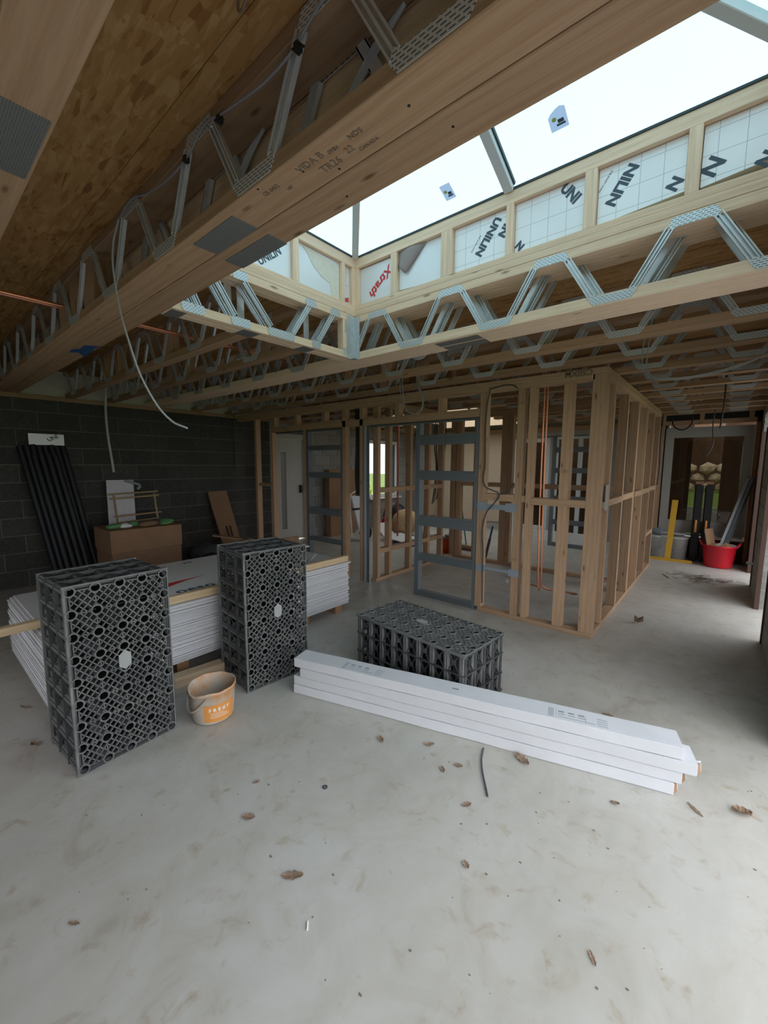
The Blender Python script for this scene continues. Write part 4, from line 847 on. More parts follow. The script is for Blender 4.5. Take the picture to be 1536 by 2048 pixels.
def crate(mx, label):
    t = bpy.data.objects.new('drainage_crate', None); C.objects.link(t); t.matrix_basis = mx; tag(t, label, 'crate', 'black plastic drainage crates')
    def kid(name, me, m_, kind=None):
        o = bpy.data.objects.new(name, me); C.objects.link(o); o.parent = t; o.matrix_basis = m_
        if kind: o['kind'] = kind
        return o
    Tr = Matrix.Translation
    for y in (-CDEP/2+.009, CDEP/2-.009): kid('face_lattice', LAT, Tr((0, y, 0)), 'stuff'); kid('edge_frame', FRM, Tr((0, y, 0)))
    for x in TX:
        for z in TZ: kid('tube', TUB, Tr((x, 0, z)))
    RY = Matrix.Rotation(-math.pi/2, 4, 'Y')
    kid('side_grille', SIDE, Tr((-CWID/2+.004, 0, CLEN/2)) @ RY, 'stuff'); kid('side_grille', SIDE, Tr((CWID/2-.004, 0, CLEN/2)) @ Matrix.Rotation(math.pi/2, 4, 'Y'), 'stuff')
    kid('end_grille', END, Tr((0, 0, CLEN-.004)), 'stuff'); kid('end_grille', END, Tr((0, 0, .004)) @ Matrix.Rotation(math.pi, 4, 'X'), 'stuff')
    kid('shade_plates', INN, Matrix(), 'stuff')
    bm = bmesh.new(); poly(bm, [(-.03, 0, -.03), (0, 0, -.055), (.03, 0, -.03), (.03, 0, .03), (0, 0, .055), (-.03, 0, .03)], .003, (0, -1, 0)); bmesh.ops.recalc_face_normals(bm, faces=bm.faces)
    me = bpy.data.meshes.new('logo_disc'); bm.to_mesh(me); bm.free(); me.materials.append(M['badge']); kid('centre_badge', me, Tr((.0, -CDEP/2-.001, .54)))
    return t
def face_mx(p_left, p_right):
    """upright crate whose front face runs from p_left to p_right on the floor (front = local -y)"""
    p = Vector((*p_left, 0)); q = Vector((*p_right, 0)); x = (q-p).normalized(); y = Vector((0, 0, 1)).cross(x); c = (p+q)/2 + y*CDEP/2
    R = Matrix((x, y, Vector((0, 0, 1)))).transposed().to_4x4(); R.translation = c; return R
crate(face_mx((-2.415, .461), (-2.442, .962)), 'black drainage crate on end, front one at the left edge of the board stack')
crate(face_mx((-2.447, 1.453), (-2.40, 1.938)), 'black drainage crate on end beside the plaster bucket, touching the white cartons')
ax = Vector((math.cos(math.radians(-4.5)), math.sin(math.radians(-4.5)), 0)); by = Vector((-ax.y, ax.x, 0))
R = Matrix((by, Vector((0, 0, -1)), -ax)).transposed().to_4x4()       # local x -> across, -y -> up, z -> along
R.translation = Vector((-1.625, 2.435, CDEP/2)) + ax*.5
crate(R, 'black drainage crate lying flat on the floor behind the long white cartons')

# ------------------------------------------------------------------ plasterboard stack and what lies on it
t = thing('pallet', (-3.6, 1.75, 0), 'reddish timber pallet bearers under the plasterboard stack', 'pallet')
for y in (.62, 1.25, 1.9, 2.45, 2.9): beam('bearer', (-4.15, y, .0), (-3.10, y+.09, .085), M['pallet'], t, .002)
for x in (-4.1, -3.65, -3.2): beam('deck_slat', (x, .5, .086), (x+.1, 3.03, .105), M['pallet'], t, .001)
nb = 36; zb = .106
ORDN = ['topmost', 'second', 'third', 'fourth', 'fifth', 'sixth', 'seventh', 'eighth', 'ninth', 'tenth', 'eleventh', 'twelfth', 'thirteenth', 'fourteenth', 'fifteenth', 'sixteenth', 'seventeenth', 'eighteenth', 'nineteenth', 'twentieth'] + ['twenty-first', 'twenty-second', 'twenty-third', 'twenty-fourth', 'twenty-fifth', 'twenty-sixth', 'twenty-seventh', 'twenty-eighth', 'twenty-ninth', 'thirtieth', 'thirty-first', 'thirty-second', 'thirty-third', 'thirty-fourth', 'thirty-fifth', 'lowest']
for i in range(nb):
    dx = random.uniform(-.006, .006); dy = random.uniform(-.012, .012); ex = .018 if i % 9 == 4 else 0
    x1 = -3.045+dx+ex; y0_, y1_ = .475+dy, 3.045+dy
    if i == nb-1: x1, y1_ = -3.035, 3.10
    o = put('plasterboard', boxmesh(2.565, 1.2, .0104, M['plaster']), Matrix.Translation((x1-.6, (y0_+y1_)/2, zb+.0052)) @ Matrix.Rotation(math.pi/2, 4, 'Z'))
    if i < nb-1: tag(o, 'grey plasterboard sheet, %s down from the top of the stack' % ORDN[nb-1-i], 'plasterboard', 'plasterboard sheets in the stack')
    else: tag(o, 'topmost plasterboard sheet, overhanging the stack at its far end', 'plasterboard', 'plasterboard sheets in the stack')
    zb += .0126
ZS = zb
o = beam('timber_batten', (-3.115, 1.0, ZS+.001), (-3.065, 3.06, ZS+.060), M['batten'], None, .002); tag(o, 'pale timber batten along the front edge of the plasterboard stack', 'batten')
o = put('timber_batten', boxmesh(1.15, .05, .05, M['batten'], .002), Matrix.Translation((-3.27, .28, ZS+.026)) @ Matrix.Rotation(math.radians(92), 4, 'Z')); tag(o, 'pale timber batten sticking out past the left end of the stack', 'batten')
o = put('timber_offcut', boxmesh(.14, .05, .05, M['batten'], .002), Matrix.Translation((-3.85, .70, ZS+.026)) @ Matrix.Rotation(math.radians(80), 4, 'Z')); tag(o, 'small timber offcut on the grey board surface behind the left crate', 'timber offcut')
o = put('timber_block', boxmesh(.36, .09, .085, M['oldwood'], .003), Matrix.Translation((-2.90, 1.32, .043)) @ Matrix.Rotation(math.radians(84), 4, 'Z')); tag(o, 'weathered timber block on the floor behind the plaster bucket', 'timber block')
t = thing('foil_board', (-3.7, 1.9, ZS), 'white foil board with red swoosh print lying on the plasterboard stack', 'insulation board')
bm = bmesh.new(); poly(bm, [(-4.2, 1.2, 0), (-3.13, 1.2, 0), (-3.13, 2.36, 0), (-4.2, 2.36, 0)], .05)
bd = finish('board', bm, M['white'], t, matrix=Matrix.Translation((0, 0, ZS+.001)))
zt = ZS+.0515
bm = bmesh.new(); poly(bm, [(-3.36, 1.30, zt), (-3.47, 1.30, zt), (-3.50, 1.70, zt), (-3.45, 1.5, zt)], .0004); finish('red_swoosh', bm, M['redink'], bd)
bm = bmesh.new(); poly(bm, [(-3.55, 1.85, zt), (-3.62, 2.05, zt), (-3.64, 2.34, zt), (-3.48, 2.34, zt), (-3.53, 2.1, zt)], .0004); finish('red_swoosh', bm, M['redink'], bd)
bm = bmesh.new(); lathe(bm, [(.0005, 0), (.055, 0)], 20); o = finish('red_emblem', bm, M['redink'], bd, matrix=Matrix.Translation((-3.30, 2.03, zt+.0003)) @ Matrix.Scale(1.3, 4, (0, 1, 0)))
text('lettering', 'oeso', (-3.135, 1.30, zt), (0, 1, 0), (0, 0, 1), .16, M['ink'], bd, bold=.004)
text('lettering', 'XT', (-3.80, 2.0, zt), (0, 1, .0), (0, 0, 1), .07, M['ink'], bd, bold=.003)
text('lettering', 'XT', (-4.05, 1.75, zt), (0, 1, .0), (0, 0, 1), .07, M['ink'], bd, bold=.003)
t = thing('steel_offcuts_tray', (-3.6, 2.75, ZS), 'bent galvanised channel offcut on the far end of the stack', 'metal offcut')
for lo, hi in (((-3.9, 2.6, ZS+.001), (-3.3, 2.72, ZS+.004)),): beam('channel_base', lo, hi, M['galv'], t)
beam('channel_side', (-3.9, 2.6, ZS+.004), (-3.3, 2.603, ZS+.05), M['galv'], t); slant('bent_flange', (-3.32, 2.70, ZS+.004), (-3.28, 2.78, ZS+.10), .08, .003, M['galv'], t)
o = put('plasterboard_offcut', boxmesh(.55, .16, .012, M['plaster']), Matrix.Translation((-3.62, 2.62, ZS+.115)) @ Matrix.Rotation(math.radians(78), 4, 'Z') @ Matrix.Rotation(math.radians(-4), 4, 'Y')); tag(o, 'narrow grey board offcut propped on the tin, behind the middle crate', 'plasterboard offcut')
o = beam('cardboard_piece', (-3.95, 2.78, ZS+.001), (-3.93, 3.08, ZS+.17), M['card']); tag(o, 'brown cardboard piece standing on the far end of the stack', 'cardboard')

# ------------------------------------------------------------------ long white cartons
bd_ = Vector((2.144, .638, 0)).normalized(); ang = math.atan2(bd_.y, bd_.x); P0 = Vector((-2.218, 1.665, 0)); nrm = Vector((-bd_.y, bd_.x, 0))
bh = .0635; LN = 2.235
labs = ['bottom carton of the four long white cartons on the floor', 'second carton up of the four long white cartons', 'third carton up of the four long white cartons', 'top carton of the four long white cartons, with two printed labels']
for i, (off, sh, ln) in enumerate(((.0, .0, LN), (-.0, .006, LN+.03), (.055, .0, LN+.03), (.005, .004, LN+.02))):
    c = P0 + bd_*(off+ln/2) + nrm*(.075+sh) + Vector((0, 0, bh*i+bh/2))
    mx = Matrix.Translation(c) @ Matrix.Rotation(ang, 4, 'Z')
    t = bpy.data.objects.new('long_carton', None); C.objects.link(t); t.matrix_basis = mx; tag(t, labs[i], 'carton', 'long white cartons')
    bm = bmesh.new(); r = bmesh.ops.create_grid(bm, x_segments=24, y_segments=1, size=1); bm.free()
    bm = bmesh.new(); bmesh.ops.create_cube(bm, size=1)
    for v in bm.verts: v.co = Vector((v.co.x*ln, v.co.y*.148, v.co.z*(bh-.0015)))
    bmesh.ops.subdivide_edges(bm, edges=[e for e in bm.edges if abs((e.verts[0].co-e.verts[1].co).x) > 1], cuts=18)
    bmesh.ops.bevel(bm, geom=[e for e in bm.edges if len(e.link_faces) == 2 and e.calc_face_angle() > 1], offset=.003, segments=2, affect='EDGES')
    for v in bm.verts:
        if abs(v.co.x) < ln/2-.05: v.co.y += .0016*math.sin(v.co.x*9+i); v.co.z += .0006*math.sin(v.co.x*14+2*i)
    me = bpy.data.meshes.new('carton_body'); bm.to_mesh(me); bm.free(); me.materials.append(M['boxwhite'])
    for p in me.polygons: p.use_smooth = False
    o = bpy.data.objects.new('carton_body', me); C.objects.link(o); o.parent = t
    if i < 3:
        for q in range(2):
            bm = bmesh.new(); s_ = .012+.02*q
            poly(bm, [(0, 0, -bh*.44), (.04-.012*q, .004, -bh*.46), (.034-.01*q, .006, bh*.36), (0, 0, bh*.42)], .0025, (0, 1, 0))
            me = bpy.data.meshes.new('end_flap'); bmesh.ops.recalc_face_normals(bm, faces=bm.faces); bm.to_mesh(me); bm.free(); me.materials.append(M['card'] if q == 0 else M['boxwhite'])
            f_ = bpy.data.objects.new('end_flap', me); C.objects.link(f_); f_.parent = t; f_.matrix_basis = Matrix.Translation((ln/2+.0015, -.068+.03*q, 0)) @ Matrix.Rotation(math.radians(52-34*q), 4, 'Z')
            tag(f_, 'torn brown end flap' if q == 0 else 'white end flap')
    else:
        for u in (-.665, .62):
            bm = bmesh.new(); z = bh/2-.0004
            def R_(x0, y0, x1, y1): poly(bm, [(u+x0, y0, z), (u+x1, y0, z), (u+x1, y1, z), (u+x0, y1, z)], .0002)
            for q in range(5): R_(-.10+.006*q, -.055, -.10+.006*q+.003, .03)
            R_(-.05, -.045, .13, -.041)
            for q in range(3): R_(-.05+.05*q, .0, -.02+.05*q, .014); R_(-.05+.05*q, -.02, -.015+.05*q, -.014)
            for q in range(4): R_(.14, -.05+.02*q, .19, -.046+.02*q)
            R_(-.06, -.05, -.0585, .04); R_(.085, -.05, .0865, .01)
            me = bpy.data.meshes.new('printed_label'); bm.to_mesh(me); bm.free(); me.materials.append(M['metalpost']); f_ = bpy.data.objects.new('printed_label', me); C.objects.link(f_); f_.parent = t; tag(f_, kind='stuff')
        bm = bmesh.new(); poly(bm, [(-.02, -.01, bh/2-.0004), (.02, -.01, bh/2-.0004), (.02, .004, bh/2-.0004), (-.02, .004, bh/2-.0004)], .0002); me = bpy.data.meshes.new('print_mark'); bm.to_mesh(me); bm.free(); me.materials.append(M['metalpost']); f_ = bpy.data.objects.new('print_mark', me); C.objects.link(f_); f_.parent = t

# ------------------------------------------------------------------ plaster bucket
t = thing('plaster_bucket', (-2.405, 1.175, 0), 'round orange plaster bucket, plaster stained, with a broken rim, between the two standing crates', 'bucket')
bm = bmesh.new()
def jb(v, a, r, z):
    if z > .17:
        d = (a-math.radians(-75)+math.pi) % (2*math.pi)-math.pi
        if -.9 < d < .6: v.z -= .020*math.exp(-(d/.35)**2) + .004*math.sin(a*23); v.x += .006*math.sin(a*17)
        v.z += .002*math.sin(a*9)
    return v
lathe(bm, [(.0005, .004), (.118, .004), (.122, .012), (.131, .10), (.1375, .195), (.1415, .197), (.1435, .212), (.139, .216), (.135, .212), (.128, .10), (.117, .016), (.0005, .014)], 40, jit=jb)
finish('bucket_body', bm, M['bucket'], t, True, False, Matrix.Translation((-2.405, 1.175, 0)))
def band(a0, a1, z0, z1, r0, r1, material, name, lab=None):
    bm = bmesh.new(); n_ = 14; rows = []
    for i in range(n_+1):
        a = math.radians(a0+(a1-a0)*i/n_); rows.append((bm.verts.new((r0*math.cos(a), r0*math.sin(a), z0)), bm.verts.new((r1*math.cos(a), r1*math.sin(a), z1))))
    for A_, B_ in zip(rows, rows[1:]): bm.faces.new((A_[0], B_[0], B_[1], A_[1]))
    o = finish(name, bm, M[material], t, True, False, Matrix.Translation((-2.405, 1.175, 0)))
    if lab: tag(o, lab)
    return o
band(-50, 36, .022, .135, .1245, .1352, 'orange', 'orange_label', 'orange printed label')
for i, ch in enumerate('PREGY'):
    a = math.radians(-34+11.5*i); r_ = .1342; text('lettering', ch, (-2.405+r_*math.cos(a), 1.175+r_*math.sin(a), .094), (-math.sin(a), math.cos(a), 0), (math.cos(a), math.sin(a), -.09), .030, M['whiteink'], t, bold=.0012, align='CENTER')
for q in range(4): band(-34, 18-6*q, .050+.010*q, .0525+.010*q, .1284+.0009*q, .1286+.0009*q, 'whiteink', 'label_line')
pts = [(-2.405+.147*math.cos(a), 1.175+.147*math.sin(a), .185-.10*math.sin((a-math.radians(-150))/(math.radians(110))*math.pi)) for a in [math.radians(-150+11*k) for k in range(11)]]
tube_curve('handle', pts, .006, M['plasterdust'], t)

# ------------------------------------------------------------------ things along the left wall
for i in range(8):
    y = 1.03+.062*i; yb = y+.20
    o = tag(tube_curve('black_drain_pipe', [(-6.42+.012*(i % 3), yb, .0), (-6.77, y-.02, 1.80+.012*(i % 3))], .033, M['pipeblack'], None), 'black drain pipe leaning on the left wall, %s of the back row from the left' % ORDN[max(i, 0)].replace('topmost', 'first'), 'pipe', 'black pipes leaning on the wall')
for i in range(4):
    o = tag(tube_curve('black_drain_pipe', [(-6.35, 1.35+.07*i, 0), (-6.70, 1.13+.07*i, 1.70)], .034, M['pipeblack'], None), 'black drain pipe of the front row on the left wall, %s from the left' % ORDN[i].replace('topmost', 'first'), 'pipe', 'black pipes in front of the leaning row')
bm = bmesh.new(); bbox(bm, (0, 0, 0), (.05, .36, .14)); o = finish('insulation_offcut', bm, M['foilplain'], None, matrix=Matrix.Translation((-6.80, 1.10, 1.825))); tag(o, 'insulation offcut on top of the leaning black pipes, dark letters', 'insulation offcut')
text('lettering', 'UNI', (-6.7485, 1.30, 1.865), (0, .8, .45), (1, 0, 0), .07, M['ink'], o, bold=.002)
t = thing('bamboo_rack', (-6.4, 2.1, 0), 'brown bamboo rack leaning on the left block wall', 'rack')
X0_ = -6.45
for z, y0, y1 in ((1.17, 1.82, 2.46), (1.11, 1.84, 2.47), (.86, 1.88, 2.50), (.77, 1.90, 2.45)): slant('rack_rail', (X0_+.02*z, y0, z), (X0_+.02*z, y1, z+.02), .022, .022, M['bamboo'], t, .004)
for y, dy in ((1.90, .03), (2.42, .04)): slant('rack_leg', (X0_+.15, y+dy, .0), (X0_-.02, y, 1.16), .022, .022, M['bamboo'], t, .004)
o = beam('plasterboard_offcut', (-6.62, 1.86, 0.0), (-6.60, 2.20, 1.36), M['plaster']); tag(o, 'white board propped behind the bamboo rack', 'panel')
pipe('clamp_strap', [(-6.58, 2.08, 1.35), (-6.57, 2.2, 1.31), (-6.57, 2.27, 1.27), (-6.57, 2.24, 1.22)], .02, 'metalpost', 'grey clamp hung over the white panel', 'clamp')
t = thing('cardboard_box', (-5.75, 1.95, 0), 'big brown cardboard box behind the plasterboard stack, green plastic on top', 'box')
beam('box_body', (-6.1, 1.56, .0), (-5.5, 2.36, .52), M['card'], t, .004); beam('box_lid', (-6.11, 1.55, .522), (-5.49, 2.37, .80), M['card'], t, .004)
for i in range(6):
    bm = bmesh.new(); blob(bm, (0, 0, 0), .07, i, (1.2, 1.2, .5), .5, 2); o = finish('crumpled_bag', bm, M[('green', 'white', 'green', 'card', 'greydark', 'green')[i]], None, True, matrix=Matrix.Translation((-5.72+.03*(i % 2), 1.66+.12*i, .825)))
    tag(o, ['pale green crumpled bag at the near end of the cardboard box lid', 'white crumpled bag on the cardboard box lid', 'green crumpled bag in the middle of the cardboard box lid', 'brown crumpled paper on the cardboard box lid', 'dark crumpled bag on the cardboard box lid', 'bright green crumpled bag at the far end of the box lid'][i], 'bag', 'crumpled bags on the box')
t = thing('leaning_cardboard', (-6.5, 3.55, 0), 'flat cardboard sheet leaning on the left wall, two black print marks', 'cardboard')
s_ = slant('sheet', (-6.42, 3.66, .01), (-6.74, 3.54, 1.12), .44, .02, M['card'], t)
for dy in (-.03, .04): slant('print_mark', (-6.502, 3.62+dy, .35), (-6.552, 3.602+dy, .53), .035, .003, M['black'], t).location.x += .014
rub = [('dark bin bag on the floor behind the board stack', 'black', (-5.2, 2.62, .3), .24), ('brown sack heaped behind the board stack', 'sack', (-5.25, 3.22, .28), .26), ('dark grey bag against the left wall', 'greydark', (-6.0, 2.95, .26), .28)]
for i, (lab, mt, p, r_) in enumerate(rub):
    bm = bmesh.new(); blob(bm, (0, 0, 0), r_, 40+i, (1, 1, .85), .35, 2)
    lo = min(v.co.z for v in bm.verts)
    for v in bm.verts: v.co.z -= lo
    o = finish('rubbish_bag', bm, M[mt], None, True, False, Matrix.Translation((p[0], p[1], 0))); tag(o, lab, 'bag')
o = slant('board_scrap', (-5.35, 2.72, .62), (-5.15, 3.05, .55), .12, .015, M['card']); tag(o, 'pale cardboard scrap lying over the bags', 'cardboard')
o = beam('tall_cardboard', (-6.75, 6.02, .52), (-6.60, 6.85, 1.48), M['card']); tag(o, 'upper tall brown carton behind the left pocket frame', 'carton')
beam('hand_hole', (-6.60, 6.38, 1.25), (-6.597, 6.52, 1.42), M['black'], o)
o = beam('tall_cardboard', (-6.75, 6.05, 0), (-6.60, 6.85, .515), M['card']); tag(o, 'lower tall brown carton behind the left pocket frame', 'carton')

# ------------------------------------------------------------------ rear room clutter
t = thing('wheelbarrow', (-5.7, 6.1, 0), 'upturned white wheelbarrow leaning in the rear room beyond the middle doorway', 'wheelbarrow')
bm = bmesh.new(); poly(bm, [(-5.9, 5.95, .95), (-5.9, 6.42, .95), (-5.78, 6.36, .28), (-5.78, 6.08, .2)], .04, (1, 0, 0)); finish('tray', bm, M['label'], t)
beam('strap_band', (-5.85, 5.96, .66), (-5.80, 6.41, .70), M['black'], t)
tube_curve('handle_frame', [(-5.83, 5.93, .1), (-5.86, 5.93, .97), (-5.86, 6.0, 1.02), (-5.86, 6.4, 1.02), (-5.83, 6.45, .9)], .014, M['white'], t)
bm = bmesh.new(); lathe(bm, [(.05, -.03), (.15, -.04), (.17, 0), (.15, .04), (.05, .03)], 18); finish('wheel', bm, M['black'], t, True, matrix=Matrix.Translation((-5.75, 6.25, .18)) @ Matrix.Rotation(math.pi/2, 4, 'X'))
items = [('paper_sack', 'brown paper sack slumped in the rear room', 'sack', (-5.4, 7.25), .28, (1, 1.1, .95), 'sack'), ('rubbish_bag', 'black bag behind the brown sack in the rear room', 'black', (-6.1, 7.75), .36, (1, 1, 1.0), 'bag'), ('fuel_can', 'red plastic can beside the brown sack', 'red', (-5.85, 7.1), .15, (.8, 1, 1.6), 'can'), ('rubbish_bag', 'grey bag by the red pipe', 'metalpost', (-4.85, 7.15), .13, (1, 1, .8), 'bag')]
for i, (nm, lab, mt, p, r_, sq, cat) in enumerate(items):
    bm = bmesh.new(); blob(bm, (0, 0, 0), r_, 60+i, sq, .3, 2); lo = min(v.co.z for v in bm.verts)
    for v in bm.verts: v.co.z -= lo
    tag(finish(nm, bm, M[mt], None, True, False, Matrix.Translation((*p, 0))), lab, cat)
for i, (x0, y0, x1, y1, z, lab) in enumerate(((-5.35, 6.35, -4.6, 6.95, .12, 'white sheet lying flat on the rear room floor'), (-5.6, 6.40, -5.3, 6.75, .35, 'white sheet leaning by the wheelbarrow'))):
    o = slant('white_sheet', (x0, (y0+y1)/2, z), (x1, (y0+y1)/2, z-.09 if i == 0 else .03), y1-y0, .012, M['white']); tag(o, lab, 'sheet')
o = beam('dark_board', (-5.2, 6.5, 0), (-4.75, 6.85, .02), M['greydark']); tag(o, 'dark board lying under the white sheet', 'board')
t = thing('orange_tub', (-3.75, 6.42, 0), 'orange flexible tub of rubble on the floor, seen through the pocket frame', 'tub')
bm = bmesh.new(); lathe(bm, [(.0005, .004), (.13, .004), (.175, .25), (.19, .255), (.188, .265), (.168, .26), (.12, .02), (.0005, .02)], 24); finish('tub_body', bm, M['orangetub'], t, True, False, Matrix.Translation((-3.8, 6.42, 0)))
for s in (-1, 1): tube_curve('tub_handle', [(-3.8+s*.17, 6.36, .25), (-3.8+s*.23, 6.40, .29), (-3.8+s*.23, 6.45, .29), (-3.8+s*.17, 6.48, .25)], .012, M['orangetub'], t)
for i in range(5):
    bm = bmesh.new(); blob(bm, (0, 0, 0), .06, 80+i, (1.3, 1, .8), .5, 1); tag(finish('rubble_lump', bm, M['metalpost'], None, matrix=Matrix.Translation((-3.88+.045*i, 6.40+.03*(i % 2), .255+.02*(i % 3)))), 'grey rubble lump in the orange tub, %s from the left' % ORD[i], 'rubble', 'rubble in the orange tub')
t = thing('broom', (-3.66, 6.79, 0), 'broom with green handle standing behind the pocket frame', 'broom')
tube_curve('handle', [(-3.66, 6.79, .08), (-3.93, 6.9, 1.30)], .012, M['teal'], t); beam('head', (-3.86, 6.74, .055), (-3.48, 6.83, .10), M['oldwood'], t); beam('bristles', (-3.86, 6.745, 0), (-3.48, 6.825, .054), M['brush'], t)
t = thing('shovel', (-3.0, 6.4, 0), 'long tool with blue grip leaning in the framed bathroom', 'shovel')
tube_curve('grip', [(-2.93, 6.33, .58), (-2.98, 6.34, .36)], .016, M['bluehandle'], t); tube_curve('shaft', [(-2.98, 6.34, .36), (-3.06, 6.36, .02)], .024, M['greydark'], t)
for i in range(2): tag(tube_curve('steel_rod', [(-2.84+.03*i, 6.38, .0), (-2.82+.03*i, 6.36, 2.3)], .006, M['metalpost'], None), 'thin grey rod behind the bathroom studs, %s of the two' % ('left', 'right')[i], 'rod', 'thin rods behind the bathroom studs')
t = thing('spirit_level', (-4.0, 6.9, 0), 'yellow spirit level upright behind the pocket frame', 'spirit level')
beam('level_body', (-4.02, 6.9, .55), (-3.985, 6.95, 1.45), M['yellow'], t); beam('level_grip', (-4.025, 6.895, .95), (-3.98, 6.955, 1.2), M['black'], t)
beam('level_foot', (-4.02, 6.9, 0), (-3.985, 6.95, .549), M['yellow'], t)
for i, (x0, x1) in enumerate(((-3.6, -2.75), (-2.7, -1.9))):
    o = beam('white_board', (x0, 8.75, .0), (x1, 8.8, .22), M['white']); tag(o, ['low white board on the floor before the back glazing, left length', 'low white board on the floor before the back glazing, right length'][i], 'board')

# ------------------------------------------------------------------ far end of the passage
t = thing('red_tub', (.0, 8.33, 0), 'big red flexible tub at the passage end, filled with offcuts', 'tub')
bm = bmesh.new(); lathe(bm, [(.0005, .004), (.165, .004), (.18, .02), (.215, .34), (.228, .345), (.226, .36), (.205, .35), (.16, .02), (.0005, .02)], 32); finish('tub_body', bm, M['red'], t, True, False, Matrix.Translation((.0, 8.33, 0)))
for s in (-1, 1): tube_curve('tub_handle', [(s*.21, 8.26, .34), (s*.25, 8.30, .40), (s*.25, 8.36, .40), (s*.21, 8.40, .34)], .013, M['red'], t)
o = slant('cardboard_flap', (-.10, 8.30, .30), (-.16, 8.33, .60), .22, .012, M['card']); tag(o, 'pinkish cardboard flap sticking out of the red tub', 'cardboard')
for i in range(4):
    bm = bmesh.new(); blob(bm, (0, 0, 0), .075, 90+i, (1.2, 1, .7), .4, 1); tag(finish('tub_scrap', bm, M[('card', 'whitepipe', 'card', 'metalpost')[i]], None, matrix=Matrix.Translation((-.07+.07*i, 8.30+.03*(i % 2), .33))), ['brown scrap at the left in the red tub', 'pale scrap near the middle of the red tub', 'brown scrap right of the middle in the red tub', 'grey scrap at the right in the red tub'][i], 'scrap', 'scraps in the red tub')
t = thing('steel_channel', (.1, 8.4, 0), 'galvanised steel channel standing in the red tub, leaning on the end window', 'channel')
for dy, wd, th in ((0, .085, .004), ):
    slant('channel_web', (.035, 8.38, .30), (.30, 8.62, 1.42), .085, .004, M['steel'], t)
slant('channel_flange', (-.0, 8.37, .30), (.265, 8.61, 1.42), .004, .045, M['galv'], t); slant('channel_flange', (.078, 8.40, .30), (.338, 8.63, 1.42), .004, .045, M['steel'], t)
t = thing('t_square', (-.62, 8.3, 0), 'yellow board T square resting upside down at the passage end', 'T square')
beam('head_bar', (-.95, 8.27, .0), (-.33, 8.30, .045), M['yellow'], t); slant('blade', (-.665, 8.285, .046), (-.64, 8.52, 1.02), .085, .012, M['yellow'], t, up=(0, 1, 0))
for i, (x, lab) in enumerate(((-.84, 'white plastic tub left of the yellow T square blade'), (-.555, 'white plastic tub right of the yellow T square blade'))):
    t = thing('white_tub', (x, 8.56, 0), lab, 'tub', 'white tubs at the passage end')
    bm = bmesh.new(); lathe(bm, [(.0005, .002), (.125, .002), (.14, .36), (.15, .365), (.15, .385), (.0005, .39)], 24); finish('tub_body', bm, M['whitepipe'], t, True, False, Matrix.Translation((x, 8.56, 0)))
    tube_curve('wire_handle', [(x-.14, 8.47, .33), (x-.05, 8.41, .18), (x+.05, 8.41, .18), (x+.14, 8.47, .33)], .004, M['metalpost'], t)
bm = bmesh.new(); blob(bm, (0, 0, 0), .10, 97, (1.1, .8, .7), .4, 2); tag(finish('cloth_bundle', bm, M['metalpost'], None, True, matrix=Matrix.Translation((-.84, 8.56, .46))), 'grey cloth bundle on the left white tub', 'cloth')
for i, x in enumerate((-.335, -.20)):
    t = thing('tool_case', (x, 8.6, 0), ['black long tool bag with orange grip, left of two at the end window', 'black long tool bag with orange grip, right of two at the end window'][i], 'tool bag', 'black tool bags')
    bm = bmesh.new(); bbox(bm, (x-.055, 8.53, .0), (x+.055, 8.66, 1.30)); bmesh.ops.bevel(bm, geom=list(bm.edges), offset=.02, segments=2, affect='EDGES'); finish('bag_body', bm, M['black'], t)
    tube_curve('orange_grip', [(x, 8.525, .50), (x, 8.50, .56), (x, 8.50, .64), (x, 8.525, .70)], .016, M['orange'], t); beam('brown_top', (x-.05, 8.54, 1.301), (x+.05, 8.65, 1.345), M['card'], t)
o = thing('block_clip', (XR-.02, 7.2, .3), 'grey bracket fixed low on the passage side wall', 'bracket'); beam('bracket_arm', (XR-.07, 7.2, .30), (XR, 7.24, .33), M['galv'], o)
bm = bmesh.new()
for i in range(90):
    a = random.gauss(.2, .5); x = -.22+random.gauss(0, .17); y = 7.22+random.gauss(0, .13); L = random.uniform(.03, .14); bbar(bm, (x, y, random.uniform(.003, .02)), (x+L*math.cos(a), y+L*math.sin(a), random.uniform(.003, .03)), .006, .004)
o = finish('sweepings', bm, M['stamp'], None); tag(o, 'dark heap of twigs and sweepings on the passage floor', 'debris', kind='stuff')
o = tag(tube_curve('twig', [(-.62, 7.2, .005), (-.52, 6.98, .005)], .005, M['stamp'], None), 'single twig lying left of the passage sweepings', 'twig')

# ------------------------------------------------------------------ bits on the floor
def leaf(x, y, L, wd, rot, curl, label, mt='dryleaf'):
    bm = bmesh.new(); n_ = 9; prev = None
    for i in range(n_+1):
        u = i/n_; hw = wd/2*math.sin(math.pi*min(1, u*.96+.02))**.7*(1+.28*math.sin(u*21+x*9)); z = curl*(.15+.85*abs(u-.5)*2*(.6+.4*math.sin(x*31)))+.002
        r_ = (bm.verts.new((L*(u-.5), -hw, z+curl*.7)), bm.verts.new((L*(u-.5), 0, z*.35+.001)), bm.verts.new((L*(u-.5), hw, z+curl*.5)))
        if prev: bm.faces.new((prev[0], r_[0], r_[1], prev[1])); bm.faces.new((prev[1], r_[1], r_[2], prev[2]))
        prev = r_
    o = finish('dry_leaf', bm, M[mt], None, False, False, Matrix.Translation((x, y, .0005)) @ Matrix.Rotation(rot, 4, 'Z')); tag(o, label, 'leaf', 'dry leaves on the concrete floor'); return o
